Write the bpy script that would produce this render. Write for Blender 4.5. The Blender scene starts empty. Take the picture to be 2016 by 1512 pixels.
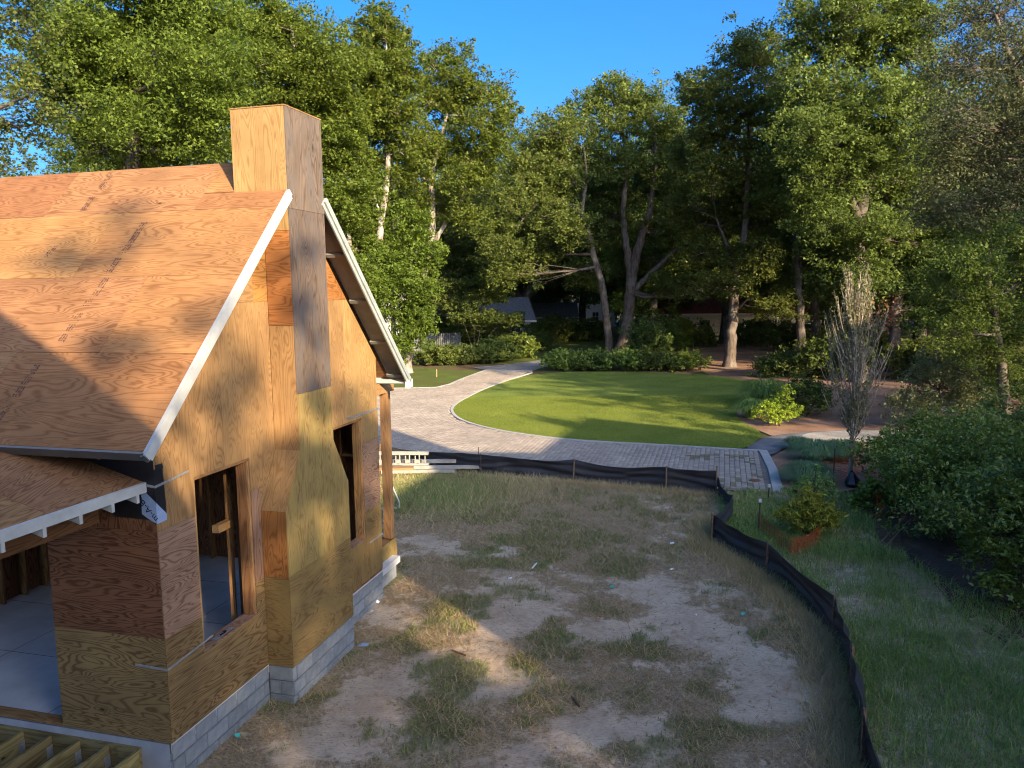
import bpy, math, random
import numpy as np
from mathutils import Vector, Matrix

# ------------------------------------------------------------------ camera, sky, sun, exposure
scene = bpy.context.scene
COL = scene.collection
FPX, PITCH, ROLL, CAM_H = 1528.36, math.radians(6.74), math.radians(-0.787), 5.46
cp, sp, cr, sr = math.cos(PITCH), math.sin(PITCH), math.cos(ROLL), math.sin(ROLL)
R0, D0, F0 = Vector((1, 0, 0)), Vector((0, -sp, -cp)), Vector((0, cp, -sp))
EX = R0 * cr - D0 * sr
EY = R0 * sr + D0 * cr
cam_data = bpy.data.cameras.new('camera')
cam_data.sensor_width = 36.0
cam_data.lens = 36.0 * FPX / 2016.0
cam_data.clip_start = 0.1
cam_data.clip_end = 3000
cam = bpy.data.objects.new('camera', cam_data)
COL.objects.link(cam)
M = Matrix.Identity(4)
for i, v in enumerate((EX, -EY, -F0)):
    for j in range(3):
        M[j][i] = v[j]
M[2][3] = CAM_H
cam.matrix_world = M
scene.camera = cam

SUN_EL = math.radians(20.0)
SUN_AZ = math.atan2(0.554, -0.832)
world = bpy.data.worlds.new("World")
scene.world = world
world.use_nodes = True
wn = world.node_tree
sky = wn.nodes.new('ShaderNodeTexSky')
sky.sky_type = 'NISHITA'
sky.sun_disc = False
sky.sun_elevation = SUN_EL
sky.sun_rotation = SUN_AZ
sky.air_density = 0.6
sky.dust_density = 4.6
sky.ozone_density = 4.5
bg = wn.nodes['Background']
bg.inputs['Strength'].default_value = 0.15
sat = wn.nodes.new('ShaderNodeHueSaturation')
sat.inputs['Saturation'].default_value = 1.25
wn.links.new(sky.outputs[0], sat.inputs['Color'])
wn.links.new(sat.outputs[0], bg.inputs[0])

sd = bpy.data.lights.new('sun', 'SUN')
sd.energy = 4.6
sd.angle = math.radians(0.55)
sd.color = (1.0, 0.79, 0.52)
sun = bpy.data.objects.new('sun', sd)
COL.objects.link(sun)
sdir = Vector((-0.554 * math.cos(SUN_EL), 0.832 * math.cos(SUN_EL), -math.sin(SUN_EL)))
sun.rotation_euler = sdir.to_track_quat('-Z', 'Y').to_euler()
sun.location = (30, -40, 30)

scene.view_settings.view_transform = 'Standard'
scene.view_settings.look = 'None'
scene.view_settings.exposure = 1.62
scene.view_settings.gamma = 1.0
scene.view_settings.use_curve_mapping = False
scene.render.engine = 'CYCLES'
scene.cycles.max_bounces = 6
scene.cycles.filter_width = 1.1
scene.cycles.use_denoising = True
scene.cycles.sample_clamp_indirect = 4.0
scene.cycles.transparent_max_bounces = 6

rng = np.random.default_rng(7)
random.seed(7)
UX = np.array([math.sin(math.radians(15.224)), math.cos(math.radians(15.224))])
WX = np.array([-UX[1], UX[0]])

# ------------------------------------------------------------------ measuring helpers (survey of the place)
def ray(px, py):
    x = (px - 1008) / FPX
    y = (py - 756) / FPX
    return F0 + EX * x + EY * y

def gp(px, py, z=0.0):
    r = ray(px, py)
    t = (z - CAM_H) / r.z
    return np.array([r.x * t, r.y * t])

def at(px, py, Y):
    r = ray(px, py)
    t = Y / r.y
    return np.array([r.x * t, Y, CAM_H + r.z * t])

# ------------------------------------------------------------------ object helpers
def finish(o, label=None, cat=None, group=None, kind=None, parent=None, loc=None, rotz=None):
    COL.objects.link(o)
    if label: o['label'] = label
    if cat: o['category'] = cat
    if group: o['group'] = group
    if kind: o['kind'] = kind
    if parent is not None: o.parent = parent
    if loc is not None: o.location = loc
    if rotz is not None: o.rotation_euler = (0, 0, rotz)
    return o

def thing(name, label, cat, loc=(0, 0, 0), rotz=0, group=None):
    o = bpy.data.objects.new(name, None)
    o.empty_display_size = 0.3
    return finish(o, label, cat, group, None, None, loc, rotz)

def fast_mesh(name, verts, faces, mat=None, smooth=False):
    verts = np.asarray(verts, dtype=np.float32)
    faces = np.asarray(faces, dtype=np.int32)
    me = bpy.data.meshes.new(name)
    k = faces.shape[1]
    me.vertices.add(len(verts))
    me.vertices.foreach_set('co', verts.ravel())
    me.loops.add(faces.size)
    me.loops.foreach_set('vertex_index', faces.ravel())
    me.polygons.add(len(faces))
    me.polygons.foreach_set('loop_start', np.arange(0, faces.size, k, dtype=np.int32))
    me.polygons.foreach_set('loop_total', np.full(len(faces), k, dtype=np.int32))
    if smooth:
        me.polygons.foreach_set('use_smooth', np.ones(len(faces), dtype=bool))
    me.update(calc_edges=True)
    if mat: me.materials.append(mat)
    return me

def grain_uv(me, grain, off=None):
    g = Vector(grain).normalized()
    if off is None:
        off = (random.uniform(0, 50), random.uniform(0, 50))
    uvl = me.uv_layers.new(name='UVMap')
    for pl in me.polygons:
        c = pl.normal.cross(g)
        if c.length < .1: c = pl.normal.orthogonal()
        c.normalize()
        for li in pl.loop_indices:
            p = me.vertices[me.loops[li].vertex_index].co
            uvl.data[li].uv = (p.dot(g) + off[0], p.dot(c) + off[1])

def mobj(name, verts, faces, mat, parent=None, grain=None, label=None, **kw):
    me = bpy.data.meshes.new(name)
    me.from_pydata([tuple(v) for v in verts], [], faces)
    me.update()
    if mat: me.materials.append(mat)
    if grain is not None: grain_uv(me, grain)
    return finish(bpy.data.objects.new(name, me), label=label, parent=parent, **kw)

BOXF = [(0, 3, 2, 1), (4, 5, 6, 7), (0, 1, 5, 4), (1, 2, 6, 5), (2, 3, 7, 6), (3, 0, 4, 7)]
def boxv(lo, hi):
    x0, y0, z0 = lo; x1, y1, z1 = hi
    return [(x0, y0, z0), (x1, y0, z0), (x1, y1, z0), (x0, y1, z0), (x0, y0, z1), (x1, y0, z1), (x1, y1, z1), (x0, y1, z1)]

def box(name, lo, hi, mat, parent=None, grain=None, **kw):
    return mobj(name, boxv(lo, hi), BOXF, mat, parent, grain, **kw)

class MB:
    """collects shapes of ONE object"""
    def __init__(s): s.v = []; s.f = []
    def add(s, v, f):
        n = len(s.v); s.v += [tuple(q) for q in v]; s.f += [tuple(i + n for i in q) for q in f]; return s
    def box(s, lo, hi): return s.add(boxv(lo, hi), BOXF)
    def bar(s, a, b, w, h=None, up=(0, 0, 1)):
        h = h or w
        a = Vector(a); b = Vector(b); d = (b - a).normalized(); u = Vector(up)
        if abs(d.dot(u)) > .95: u = Vector((1, 0, 0))
        r = d.cross(u).normalized(); u = r.cross(d).normalized()
        c = [(-1, -1), (1, -1), (1, 1), (-1, 1)]
        v = [a + r * (x * w / 2) + u * (y * h / 2) for x, y in c] + [b + r * (x * w / 2) + u * (y * h / 2) for x, y in c]
        return s.add(v, [(0, 3, 2, 1), (4, 5, 6, 7), (0, 1, 5, 4), (1, 2, 6, 5), (2, 3, 7, 6), (3, 0, 4, 7)])
    def tube(s, pts, rad, n=6):
        v, f = tube(np.array(pts, float), np.array(rad, float), n)
        return s.add(v.tolist(), [tuple(q) for q in f.tolist()])
    def build(s, name, mat, parent=None, grain=None, **kw): return mobj(name, s.v, s.f, mat, parent, grain, **kw)

def tube(P, rad, n=6):
    P = np.asarray(P, float); m = len(P)
    T = np.gradient(P, axis=0); T /= (np.linalg.norm(T, axis=1, keepdims=True) + 1e-9)
    ref = np.array([0.37, 0.93, 0.05]) if abs(T[0][2]) > .7 else np.array([0.05, 0.05, 1.])
    A = np.cross(T, ref); A /= (np.linalg.norm(A, axis=1, keepdims=True) + 1e-9)
    B = np.cross(T, A)
    ang = np.linspace(0, 2 * np.pi, n, endpoint=False)
    V = P[:, None, :] + np.asarray(rad)[:, None, None] * (A[:, None, :] * np.cos(ang)[None, :, None] + B[:, None, :] * np.sin(ang)[None, :, None])
    V = V.reshape(-1, 3)
    i = np.arange(m - 1)[:, None] * n; j = np.arange(n)[None, :]; j2 = (j + 1) % n
    F = np.stack([i + j, i + j2, i + n + j2, i + n + j], -1).reshape(-1, 4)
    return V, F

def prism(name, poly, plane, off, th, mat, parent, grain=(0, 0, 1), hole=None, **kw):
    """poly in the plane's two coordinates, extruded; plane 'w' -> poly (u,z), off=w start; 'u' -> poly (w,z); 'z' -> (u,w)"""
    def P(a, b, c):
        return {'w': (a, c, b), 'u': (c, a, b), 'z': (a, b, c)}[plane]
    n = len(poly)
    v = [P(a, b, off) for a, b in poly] + [P(a, b, off + th) for a, b in poly]
    f = [tuple(range(n)), tuple(range(2 * n - 1, n - 1, -1))] + [(i, n + i, n + (i + 1) % n, (i + 1) % n) for i in range(n)]
    o = mobj(name, v, f, mat, parent, grain, **kw)
    return o

# ------------------------------------------------------------------ materials
def newmat(name, rough=0.8, spec=0.3):
    m = bpy.data.materials.new(name); m.use_nodes = True
    nt = m.node_tree; b = nt.nodes['Principled BSDF']
    b.inputs['Roughness'].default_value = rough
    b.inputs['Specular IOR Level'].default_value = spec
    return m, nt, b
def N(nt, t, **kw):
    n = nt.nodes.new(t)
    for k, v in kw.items():
        if k in n.inputs.keys(): n.inputs[k].default_value = v
        else: setattr(n, k, v)
    return n
def L(nt, a, b): nt.links.new(a, b)
def math_n(nt, op, a, b=None, c=None):
    n = nt.nodes.new('ShaderNodeMath'); n.operation = op
    for i, x in enumerate((a, b, c)):
        if x is None: continue
        if isinstance(x, (int, float)): n.inputs[i].default_value = x
        else: nt.links.new(x, n.inputs[i])
    return n.outputs[0]
def mixc(nt, fac, a, b, mode='MIX'):
    n = nt.nodes.new('ShaderNodeMix'); n.data_type = 'RGBA'; n.blend_type = mode
    for idx, x in ((0, fac), (6, a), (7, b)):
        if isinstance(x, (int, float)): n.inputs[idx].default_value = x
        elif isinstance(x, tuple): n.inputs[idx].default_value = (*x, 1) if len(x) == 3 else x
        else: nt.links.new(x, n.inputs[idx])
    return n.outputs[2]
def ramp(nt, fac, stops):
    n = nt.nodes.new('ShaderNodeValToRGB'); cr_ = n.color_ramp
    while len(cr_.elements) > 1: cr_.elements.remove(cr_.elements[-1])
    cr_.elements[0].position = stops[0][0]; cr_.elements[0].color = (*stops[0][1], 1)
    for p, c in stops[1:]:
        e = cr_.elements.new(p); e.color = (*c, 1)
    nt.links.new(fac, n.inputs[0]); return n.outputs[0]
def noise(nt, vec, scale, detail=3, rough=.5, dist=0.0):
    n = nt.nodes.new('ShaderNodeTexNoise'); n.inputs['Scale'].default_value = scale
    n.inputs['Detail'].default_value = detail; n.inputs['Roughness'].default_value = rough
    n.inputs['Distortion'].default_value = dist
    if vec is not None: nt.links.new(vec, n.inputs['Vector'])
    return n.outputs['Fac']
def mapping(nt, vec, scale=(1, 1, 1), loc=(0, 0, 0)):
    n = nt.nodes.new('ShaderNodeMapping'); n.inputs['Scale'].default_value = scale; n.inputs['Location'].default_value = loc
    nt.links.new(vec, n.inputs['Vector']); return n.outputs[0]
def bump(nt, b, h, strength, dist=0.01):
    n = nt.nodes.new('ShaderNodeBump'); n.inputs['Strength'].default_value = strength; n.inputs['Distance'].default_value = dist
    nt.links.new(h, n.inputs['Height']); nt.links.new(n.outputs[0], b.inputs['Normal'])

def plywood(name, light, dark, rings=9.0, grey=0.0, patches=False, knots=True, contrast=1.0, stain=None):
    light = tuple(c * .62 for c in light); dark = tuple(c * .52 for c in dark)
    if stain: stain = tuple(c * .72 for c in stain)
    m, nt, b = newmat(name, 0.85, 0.12)
    uv = nt.nodes.new('ShaderNodeTexCoord').outputs['UV']
    # knots: sparse cells that also push the growth rings aside
    kv = mapping(nt, uv, (0.95, 2.3, 1))
    vor = N(nt, 'ShaderNodeTexVoronoi', Scale=1.0); L(nt, kv, vor.inputs['Vector'])
    kd = vor.outputs['Distance']
    sep = nt.nodes.new('ShaderNodeSeparateColor'); L(nt, vor.outputs['Color'], sep.inputs[0])
    keep = math_n(nt, 'GREATER_THAN', sep.outputs[0], 0.45)
    infl = math_n(nt, 'MULTIPLY', math_n(nt, 'POWER', math_n(nt, 'MAXIMUM', math_n(nt, 'SUBTRACT', 1.0, math_n(nt, 'MULTIPLY', kd, 3.6)), 0.0), 2.0), keep)
    g = mapping(nt, uv, (0.62, 4.2, 1))
    field = noise(nt, g, 0.95, 2.6, 0.45, 0.7)
    field = math_n(nt, 'ADD', field, math_n(nt, 'MULTIPLY', infl, 0.16))
    fine = noise(nt, mapping(nt, uv, (1.6, 22, 1)), 2.0, 3, 0.6)
    ph = math_n(nt, 'ADD', math_n(nt, 'MULTIPLY', field, rings * 1.5 * 6.2832), math_n(nt, 'MULTIPLY', fine, 1.6))
    s = math_n(nt, 'ADD', math_n(nt, 'MULTIPLY', math_n(nt, 'SINE', ph), 0.5), 0.5)
    late = math_n(nt, 'POWER', s, 2.6)
    fibre = noise(nt, mapping(nt, uv, (2.5, 90, 1)), 3.0, 2, 0.6)
    big = noise(nt, mapping(nt, uv, (0.6, 1.2, 1)), 1.3, 3, 0.5)
    amt = math_n(nt, 'MULTIPLY', math_n(nt, 'MULTIPLY', late, 1.25), math_n(nt, 'ADD', math_n(nt, 'MULTIPLY', big, 0.8 * contrast), 0.42 * contrast))
    col = mixc(nt, amt, light, dark)
    col = mixc(nt, math_n(nt, 'MULTIPLY', fibre, 0.35), col, tuple(c * .62 for c in light), 'MIX')
    blot = noise(nt, uv, 1.1, 4, 0.6)
    bl = ramp(nt, blot, [(0.35, (.80, .78, .76)), (0.65, (1.12, 1.1, 1.06))])
    col = mixc(nt, 1.0, col, bl, 'MULTIPLY')
    if stain:
        st = noise(nt, mapping(nt, uv, (1.0, 2.6, 1)), 1.6, 4, .62)
        col = mixc(nt, ramp(nt, st, [(.46, (0, 0, 0)), (.66, (1, 1, 1))]), col, stain)
    # small dark knots
    kcore = math_n(nt, 'MULTIPLY', math_n(nt, 'LESS_THAN', math_n(nt, 'ADD', kd, math_n(nt, 'MULTIPLY', fibre, .012)), 0.032), keep)
    khalo = math_n(nt, 'MULTIPLY', ramp(nt, kd, [(0.03, (1, 1, 1)), (0.085, (0, 0, 0))]), keep)
    su = nt.nodes.new('ShaderNodeSeparateXYZ'); L(nt, uv, su.inputs[0])
    fu = math_n(nt, 'ABSOLUTE', math_n(nt, 'SUBTRACT', math_n(nt, 'FRACT', math_n(nt, 'MULTIPLY', su.outputs[0], 1 / .406)), .5))
    fv = math_n(nt, 'ABSOLUTE', math_n(nt, 'SUBTRACT', math_n(nt, 'FRACT', math_n(nt, 'MULTIPLY', su.outputs[1], 1 / .19)), .5))
    nd = math_n(nt, 'ADD', math_n(nt, 'POWER', math_n(nt, 'MULTIPLY', fu, .406), 2.0), math_n(nt, 'POWER', math_n(nt, 'MULTIPLY', fv, .19), 2.0))
    col = mixc(nt, math_n(nt, 'MULTIPLY', math_n(nt, 'LESS_THAN', nd, .006 ** 2), .6), col, (.05, .035, .03))
    if knots:
        col = mixc(nt, math_n(nt, 'MULTIPLY', khalo, 0.55), col, tuple(c * .5 for c in dark))
        col = mixc(nt, kcore, col, (0.035, 0.018, 0.01))
    oi = nt.nodes.new('ShaderNodeObjectInfo')
    hsv = nt.nodes.new('ShaderNodeHueSaturation')
    L(nt, math_n(nt, 'ADD', math_n(nt, 'MULTIPLY', oi.outputs['Random'], 0.3), 0.86), hsv.inputs['Value'])
    L(nt, math_n(nt, 'ADD', math_n(nt, 'MULTIPLY', oi.outputs['Random'], 0.016), 0.492), hsv.inputs['Hue'])
    L(nt, col, hsv.inputs['Color'])
    L(nt, hsv.outputs[0], b.inputs['Base Color'])
    bump(nt, b, math_n(nt, 'ADD', late, fibre), 0.25, 0.002)
    return m

PLY_ROOF = plywood('plywood_roof', (0.50, 0.262, 0.115), (0.33, 0.14, 0.05), 13, contrast=.75)
PLY_ROOFR = plywood('plywood_roof_rotary', (0.51, 0.28, 0.13), (0.33, 0.15, 0.06), 15, contrast=.9)
PLY_TAN = plywood('plywood_tan', (0.49, 0.30, 0.135), (0.33, 0.17, 0.062), 15, contrast=.65)
PLY_ORANGE = plywood('plywood_orange', (0.50, 0.23, 0.075), (0.30, 0.11, 0.03), 12, contrast=.8)
PLY_GREY = plywood('plywood_weathered', (0.24, 0.185, 0.145), (0.12, 0.085, 0.07), 15, stain=(0.15, 0.13, 0.12), contrast=.8)
PLY_GREEN = plywood('plywood_treated', (0.43, 0.295, 0.12), (0.25, 0.155, 0.052), 14, contrast=.8, stain=(0.33, 0.235, 0.085))
PLY_PINK = plywood('plywood_pink', (0.46, 0.29, 0.20), (0.26, 0.125, 0.075), 15, contrast=.9)
PLY_BROWN = plywood('plywood_brown', (0.34, 0.17, 0.085), (0.16, 0.065, 0.026), 15, contrast=1.0)
PLY_OLIVE = plywood('plywood_olive', (0.38, 0.255, 0.115), (0.19, 0.105, 0.04), 14, contrast=.95)
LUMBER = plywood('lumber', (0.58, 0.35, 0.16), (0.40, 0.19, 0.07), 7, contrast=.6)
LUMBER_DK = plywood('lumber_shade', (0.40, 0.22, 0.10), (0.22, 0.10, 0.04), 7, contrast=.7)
TREATED = plywood('treated_joist', (0.40, 0.33, 0.15), (0.23, 0.17, 0.06), 6, contrast=.8)

def simple(name, col, rough=.7, spec=.3, var=0.15, scale=12.0, metal=0.0, bmp=0.0, objrand=0.0):
    m, nt, b = newmat(name, rough, spec)
    b.inputs['Metallic'].default_value = metal
    tc = nt.nodes.new('ShaderNodeTexCoord').outputs['Object']
    n = noise(nt, tc, scale, 5, .6)
    lo = tuple(c * (1 - var * 1.6) for c in col); hi = tuple(min(1, c * (1 + var)) for c in col)
    c = ramp(nt, n, [(0.3, lo), (0.7, hi)])
    if objrand:
        oi = nt.nodes.new('ShaderNodeObjectInfo')
        hsv = nt.nodes.new('ShaderNodeHueSaturation')
        L(nt, math_n(nt, 'ADD', math_n(nt, 'MULTIPLY', oi.outputs['Random'], objrand), 1 - objrand / 2), hsv.inputs['Value'])
        L(nt, c, hsv.inputs['Color']); c = hsv.outputs[0]
    L(nt, c, b.inputs['Base Color'])
    if bmp: bump(nt, b, noise(nt, tc, scale * 4, 4, .7), bmp, .01)
    return m

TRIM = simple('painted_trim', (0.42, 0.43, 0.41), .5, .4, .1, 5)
TRIM_SHADED = simple('painted_trim_shaded', (0.27, 0.30, 0.29), .55, .4, .1, 5)  # darker copy of the trim paint; the right rake's shade is in its colour
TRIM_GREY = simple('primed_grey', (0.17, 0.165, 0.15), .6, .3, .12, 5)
BLOCK = simple('concrete_block', (0.235, 0.255, 0.27), .9, .2, .14, 9, bmp=.5, objrand=.22)
MORTAR = simple('mortar', (0.13, 0.13, 0.13), .95, .1, .15, 20, bmp=.4)
SLAB = simple('slab_concrete', (0.50, 0.50, 0.50), .6, .35, .14, 1.3)
MEMBRANE = simple('black_membrane', (0.012, 0.013, 0.016), .38, .5, .3, 4, bmp=.25)
BAND = simple('membrane_band', (0.26, 0.34, 0.50), .5, .4, .1, 8)
BLACK = simple('black_print', (0.012, 0.012, 0.02), .6, .2, .1)
STRAP = simple('galvanised', (0.42, 0.43, 0.44), .45, .5, .2, 30, metal=.6)
DARKMETAL = simple('rusty_steel', (0.06, 0.035, 0.025), .7, .4, .3, 30)
BOARDW = simple('weathered_board', (0.36, 0.33, 0.28), .7, .3, .15, 4)
WHITEPAINT = simple('white_paint', (0.55, 0.53, 0.49), .5, .4, .08, 4)
ALU = simple('aluminium', (0.40, 0.40, 0.36), .45, .5, .12, 8, metal=.35)
STAKEWOOD = simple('stake_wood', (0.20, 0.13, 0.08), .85, .2, .3, 20)
PAPER = simple('paper', (0.75, 0.75, 0.74), .7, .2, .06)
TEAL = simple('teal_plastic', (0.03, 0.42, 0.40), .5, .4, .15)
ORANGE = simple('orange_netting', (0.42, 0.05, 0.02), .6, .3, .2, 10)
RUST = simple('rust_cover', (0.20, 0.085, 0.04), .9, .2, .3, 12)
BAGBLACK = simple('black_bag', (0.015, 0.017, 0.025), .35, .5, .3, 6)
STAMPM = simple('stamp_ink', (0.10, 0.055, 0.045), .8, .1, .3, 30)

def fabric_mat():
    m, nt, b = newmat('silt_fabric', .55, .4)
    tc = nt.nodes.new('ShaderNodeTexCoord').outputs['UV']
    wv = noise(nt, mapping(nt, tc, (3, 60, 1)), 1.0, 3, .6)
    L(nt, ramp(nt, wv, [(.3, (.016, .016, .018)), (.7, (.045, .043, .046))]), b.inputs['Base Color'])
    bump(nt, b, wv, .4, .01)
    return m
FABRIC = fabric_mat()

def bark(name, a, bcol, lich=0.25):
    m, nt, b = newmat(name, .9, .2)
    tc = nt.nodes.new('ShaderNodeTexCoord').outputs['Object']
    n1 = noise(nt, mapping(nt, tc, (7, 7, 1.6)), 1.0, 6, .65)
    n2 = noise(nt, tc, 0.9, 3, .6)
    c = mixc(nt, ramp(nt, n1, [(.35, (0, 0, 0)), (.65, (1, 1, 1))]), a, bcol)
    c = mixc(nt, math_n(nt, 'MULTIPLY', ramp(nt, n2, [(.5, (0, 0, 0)), (.6, (1, 1, 1))]), lich), c, (0.42, 0.42, 0.38))
    L(nt, c, b.inputs['Base Color'])
    bump(nt, b, n1, .8, .05)
    return m
BARK_PALE = bark('bark_pale', (0.12, 0.095, 0.075), (0.31, 0.26, 0.21), .35)
BARK = bark('bark_brown', (0.055, 0.043, 0.033), (0.155, 0.12, 0.095), .12)
BARK_DK = bark('bark_dark', (0.04, 0.032, 0.027), (0.12, 0.095, 0.075), .1)
TWIG_PALE = bark('twig_pale', (0.22, 0.175, 0.13), (0.42, 0.35, 0.26), .1)

def leafmat(name, dark, light, trans, gloss=.2, tfac=.38, rough=.55):
    m, nt, b = newmat(name, rough, gloss)
    ge = nt.nodes.new('ShaderNodeNewGeometry')
    tc = nt.nodes.new('ShaderNodeTexCoord').outputs['Object']
    big = noise(nt, tc, .35, 3, .6)
    f = math_n(nt, 'ADD', math_n(nt, 'MULTIPLY', ge.outputs['Random Per Island'], .6), math_n(nt, 'MULTIPLY', big, .4))
    c = ramp(nt, f, [(.15, dark), (.85, light)])
    oi = nt.nodes.new('ShaderNodeObjectInfo')
    hsv = nt.nodes.new('ShaderNodeHueSaturation')
    L(nt, math_n(nt, 'ADD', math_n(nt, 'MULTIPLY', oi.outputs['Random'], .35), .82), hsv.inputs['Value'])
    L(nt, math_n(nt, 'ADD', math_n(nt, 'MULTIPLY', oi.outputs['Random'], .03), .485), hsv.inputs['Hue'])
    L(nt, c, hsv.inputs['Color'])
    L(nt, hsv.outputs[0], b.inputs['Base Color'])
    tr = nt.nodes.new('ShaderNodeBsdfTranslucent')
    tcol = mixc(nt, .65, hsv.outputs[0], trans)
    L(nt, tcol, tr.inputs['Color'])
    mx = nt.nodes.new('ShaderNodeMixShader'); mx.inputs[0].default_value = tfac
    out = nt.nodes['Material Output']
    L(nt, b.outputs[0], mx.inputs[1]); L(nt, tr.outputs[0], mx.inputs[2]); L(nt, mx.outputs[0], out.inputs['Surface'])
    return m
LEAF_BRIGHT = leafmat('leaf_bright', (0.045, 0.072, 0.012), (0.14, 0.175, 0.022), (0.20, 0.27, 0.025))
LEAF_MID = leafmat('leaf_mid', (0.045, 0.078, 0.016), (0.13, 0.175, 0.032), (0.18, 0.26, 0.035))
LEAF_OAK = leafmat('leaf_oak', (0.045, 0.068, 0.017), (0.165, 0.20, 0.04), (0.20, 0.26, 0.04))
LEAF_DARK = leafmat('leaf_dark', (0.04, 0.065, 0.018), (0.13, 0.17, 0.038), (0.16, 0.22, 0.04))
LEAF_BROWN = leafmat('leaf_brownish', (0.045, 0.050, 0.024), (0.14, 0.145, 0.062), (0.13, 0.15, 0.05), tfac=.33)
LEAF_GLOSSY = leafmat('leaf_glossy', (0.06, 0.10, 0.018), (0.23, 0.31, 0.05), (0.24, 0.34, 0.045), .4, .3, .4)
LEAF_YELLOW = leafmat('leaf_yellowgreen', (0.16, 0.22, 0.02), (0.36, 0.44, 0.05), (0.42, 0.5, 0.05))
LEAF_GOLD = leafmat('leaf_gold', (0.15, 0.17, 0.02), (0.42, 0.42, 0.06), (0.35, 0.3, 0.05))
LEAF_PALE = leafmat('leaf_pale', (0.10, 0.12, 0.05), (0.28, 0.28, 0.13), (0.28, 0.28, 0.1))
LEAF_RED = leafmat('leaf_red', (0.10, 0.03, 0.015), (0.28, 0.10, 0.04), (0.3, .1, .04))
GRASS_YARD = leafmat('grass_green', (0.13, 0.165, 0.05), (0.30, 0.35, 0.11), (0.28, 0.34, 0.08), .2, .25, .6)
GRASS_DRY = leafmat('grass_dry', (0.27, 0.19, 0.095), (0.60, 0.47, 0.26), (0.48, 0.37, 0.19), .15, .2, .7)
GRASS_WEED = leafmat('grass_weed', (0.10, 0.18, 0.035), (0.30, 0.43, 0.11), (0.27, 0.40, 0.09), .25, .3, .5)
GRASS_BLUE = leafmat('grass_blue', (0.09, 0.155, 0.07), (0.20, 0.31, 0.15), (0.18, 0.28, 0.15), .2, .3, .5)
GRASS_LAWN = leafmat('grass_lawn', (0.12, 0.16, 0.02), (0.27, 0.32, 0.045), (0.20, 0.31, 0.03), .2, .35, .6)

# ------------------------------------------------------------------ the ground
def vnoise(x, y, s, seed=0):
    """smooth value noise, numpy"""
    x = np.asarray(x) * s + seed * 17.3; y = np.asarray(y) * s + seed * 9.1
    xi = np.floor(x).astype(int); yi = np.floor(y).astype(int); xf = x - xi; yf = y - yi
    def h(a, b):
        n = (a * 374761393 + b * 668265263 + seed * 1442695) & 0x7fffffff
        n = ((n ^ (n >> 13)) * 1274126177) & 0x7fffffff
        return ((n ^ (n >> 16)) & 0xffff) / 65535.0
    u = xf * xf * (3 - 2 * xf); v = yf * yf * (3 - 2 * yf)
    return (h(xi, yi) * (1 - u) + h(xi + 1, yi) * u) * (1 - v) + (h(xi, yi + 1) * (1 - u) + h(xi + 1, yi + 1) * u) * v
def fbm(x, y, s, seed=0, o=4):
    t = 0; a = .5; w = 0
    for i in range(o):
        t = t + a * vnoise(x, y, s * 2 ** i, seed + i); w += a; a *= .55
    return t / w
def inpoly(x, y, poly):
    x = np.asarray(x); y = np.asarray(y); c = np.zeros(x.shape, bool); n = len(poly)
    for i in range(n):
        x0, y0 = poly[i]; x1, y1 = poly[(i + 1) % n]
        if y0 == y1: continue
        cond = ((y0 > y) != (y1 > y)) & (x < (x1 - x0) * (y - y0) / (y1 - y0) + x0)
        c ^= cond
    return c
def smoothpoly(P, it=2):
    P = np.array(P, float)
    for _ in range(it):
        Q = np.roll(P, -1, 0); P = np.stack([P * .75 + Q * .25, P * .25 + Q * .75], 1).reshape(-1, 2)
    return P
def smoothline(P, it=2):
    P = np.array(P, float)
    for _ in range(it):
        A, B = P[:-1], P[1:]; P = np.concatenate([P[:1], np.stack([A * .75 + B * .25, A * .25 + B * .75], 1).reshape(-1, 2), P[-1:]])
    return P
def sheet(name, poly, z, mat, **kw):
    v = [(p[0], p[1], z) for p in poly]
    # orientation up
    a = sum(poly[i][0] * poly[(i + 1) % len(poly)][1] - poly[(i + 1) % len(poly)][0] * poly[i][1] for i in range(len(poly)))
    f = tuple(range(len(v))) if a > 0 else tuple(range(len(v) - 1, -1, -1))
    return mobj(name, v, [f], mat, kind='structure', **kw)

def ground_mat(name, stops, s1=.35, s2=9, bmp=.5, extra=None):
    m, nt, b = newmat(name, .95, .1)
    tc = nt.nodes.new('ShaderNodeTexCoord').outputs['Object']
    n1 = noise(nt, tc, s1, 5, .65); n2 = noise(nt, tc, s2, 5, .7)
    f = math_n(nt, 'ADD', math_n(nt, 'MULTIPLY', n1, .6), math_n(nt, 'MULTIPLY', n2, .4))
    c = ramp(nt, f, stops)
    L(nt, c, b.inputs['Base Color']); bump(nt, b, n2, bmp, .03)
    return m
LITTER = ground_mat('leaf_litter', [(.38, (.085, .055, .033)), (.5, (.14, .095, .055)), (.56, (.075, .095, .03)), (.66, (.05, .075, .022))], .25, 7)
STRAW = ground_mat('pine_straw', [(.35, (.15, .085, .055)), (.55, (.29, .175, .115)), (.7, (.40, .27, .185))], .5, 14, .8)
GRAVEL_G = ground_mat('grey_gravel', [(.4, (.10, .105, .11)), (.6, (.20, .20, .21))], 1, 30, .8)
GRAVEL_W = ground_mat('pale_gravel', [(.4, (.22, .20, .175)), (.6, (.38, .36, .32))], 1, 25, .8)
GRAVEL_D = ground_mat('drive_gravel', [(.4, (.17, .16, .15)), (.6, (.27, .26, .25))], 1, 25, .5)

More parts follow.
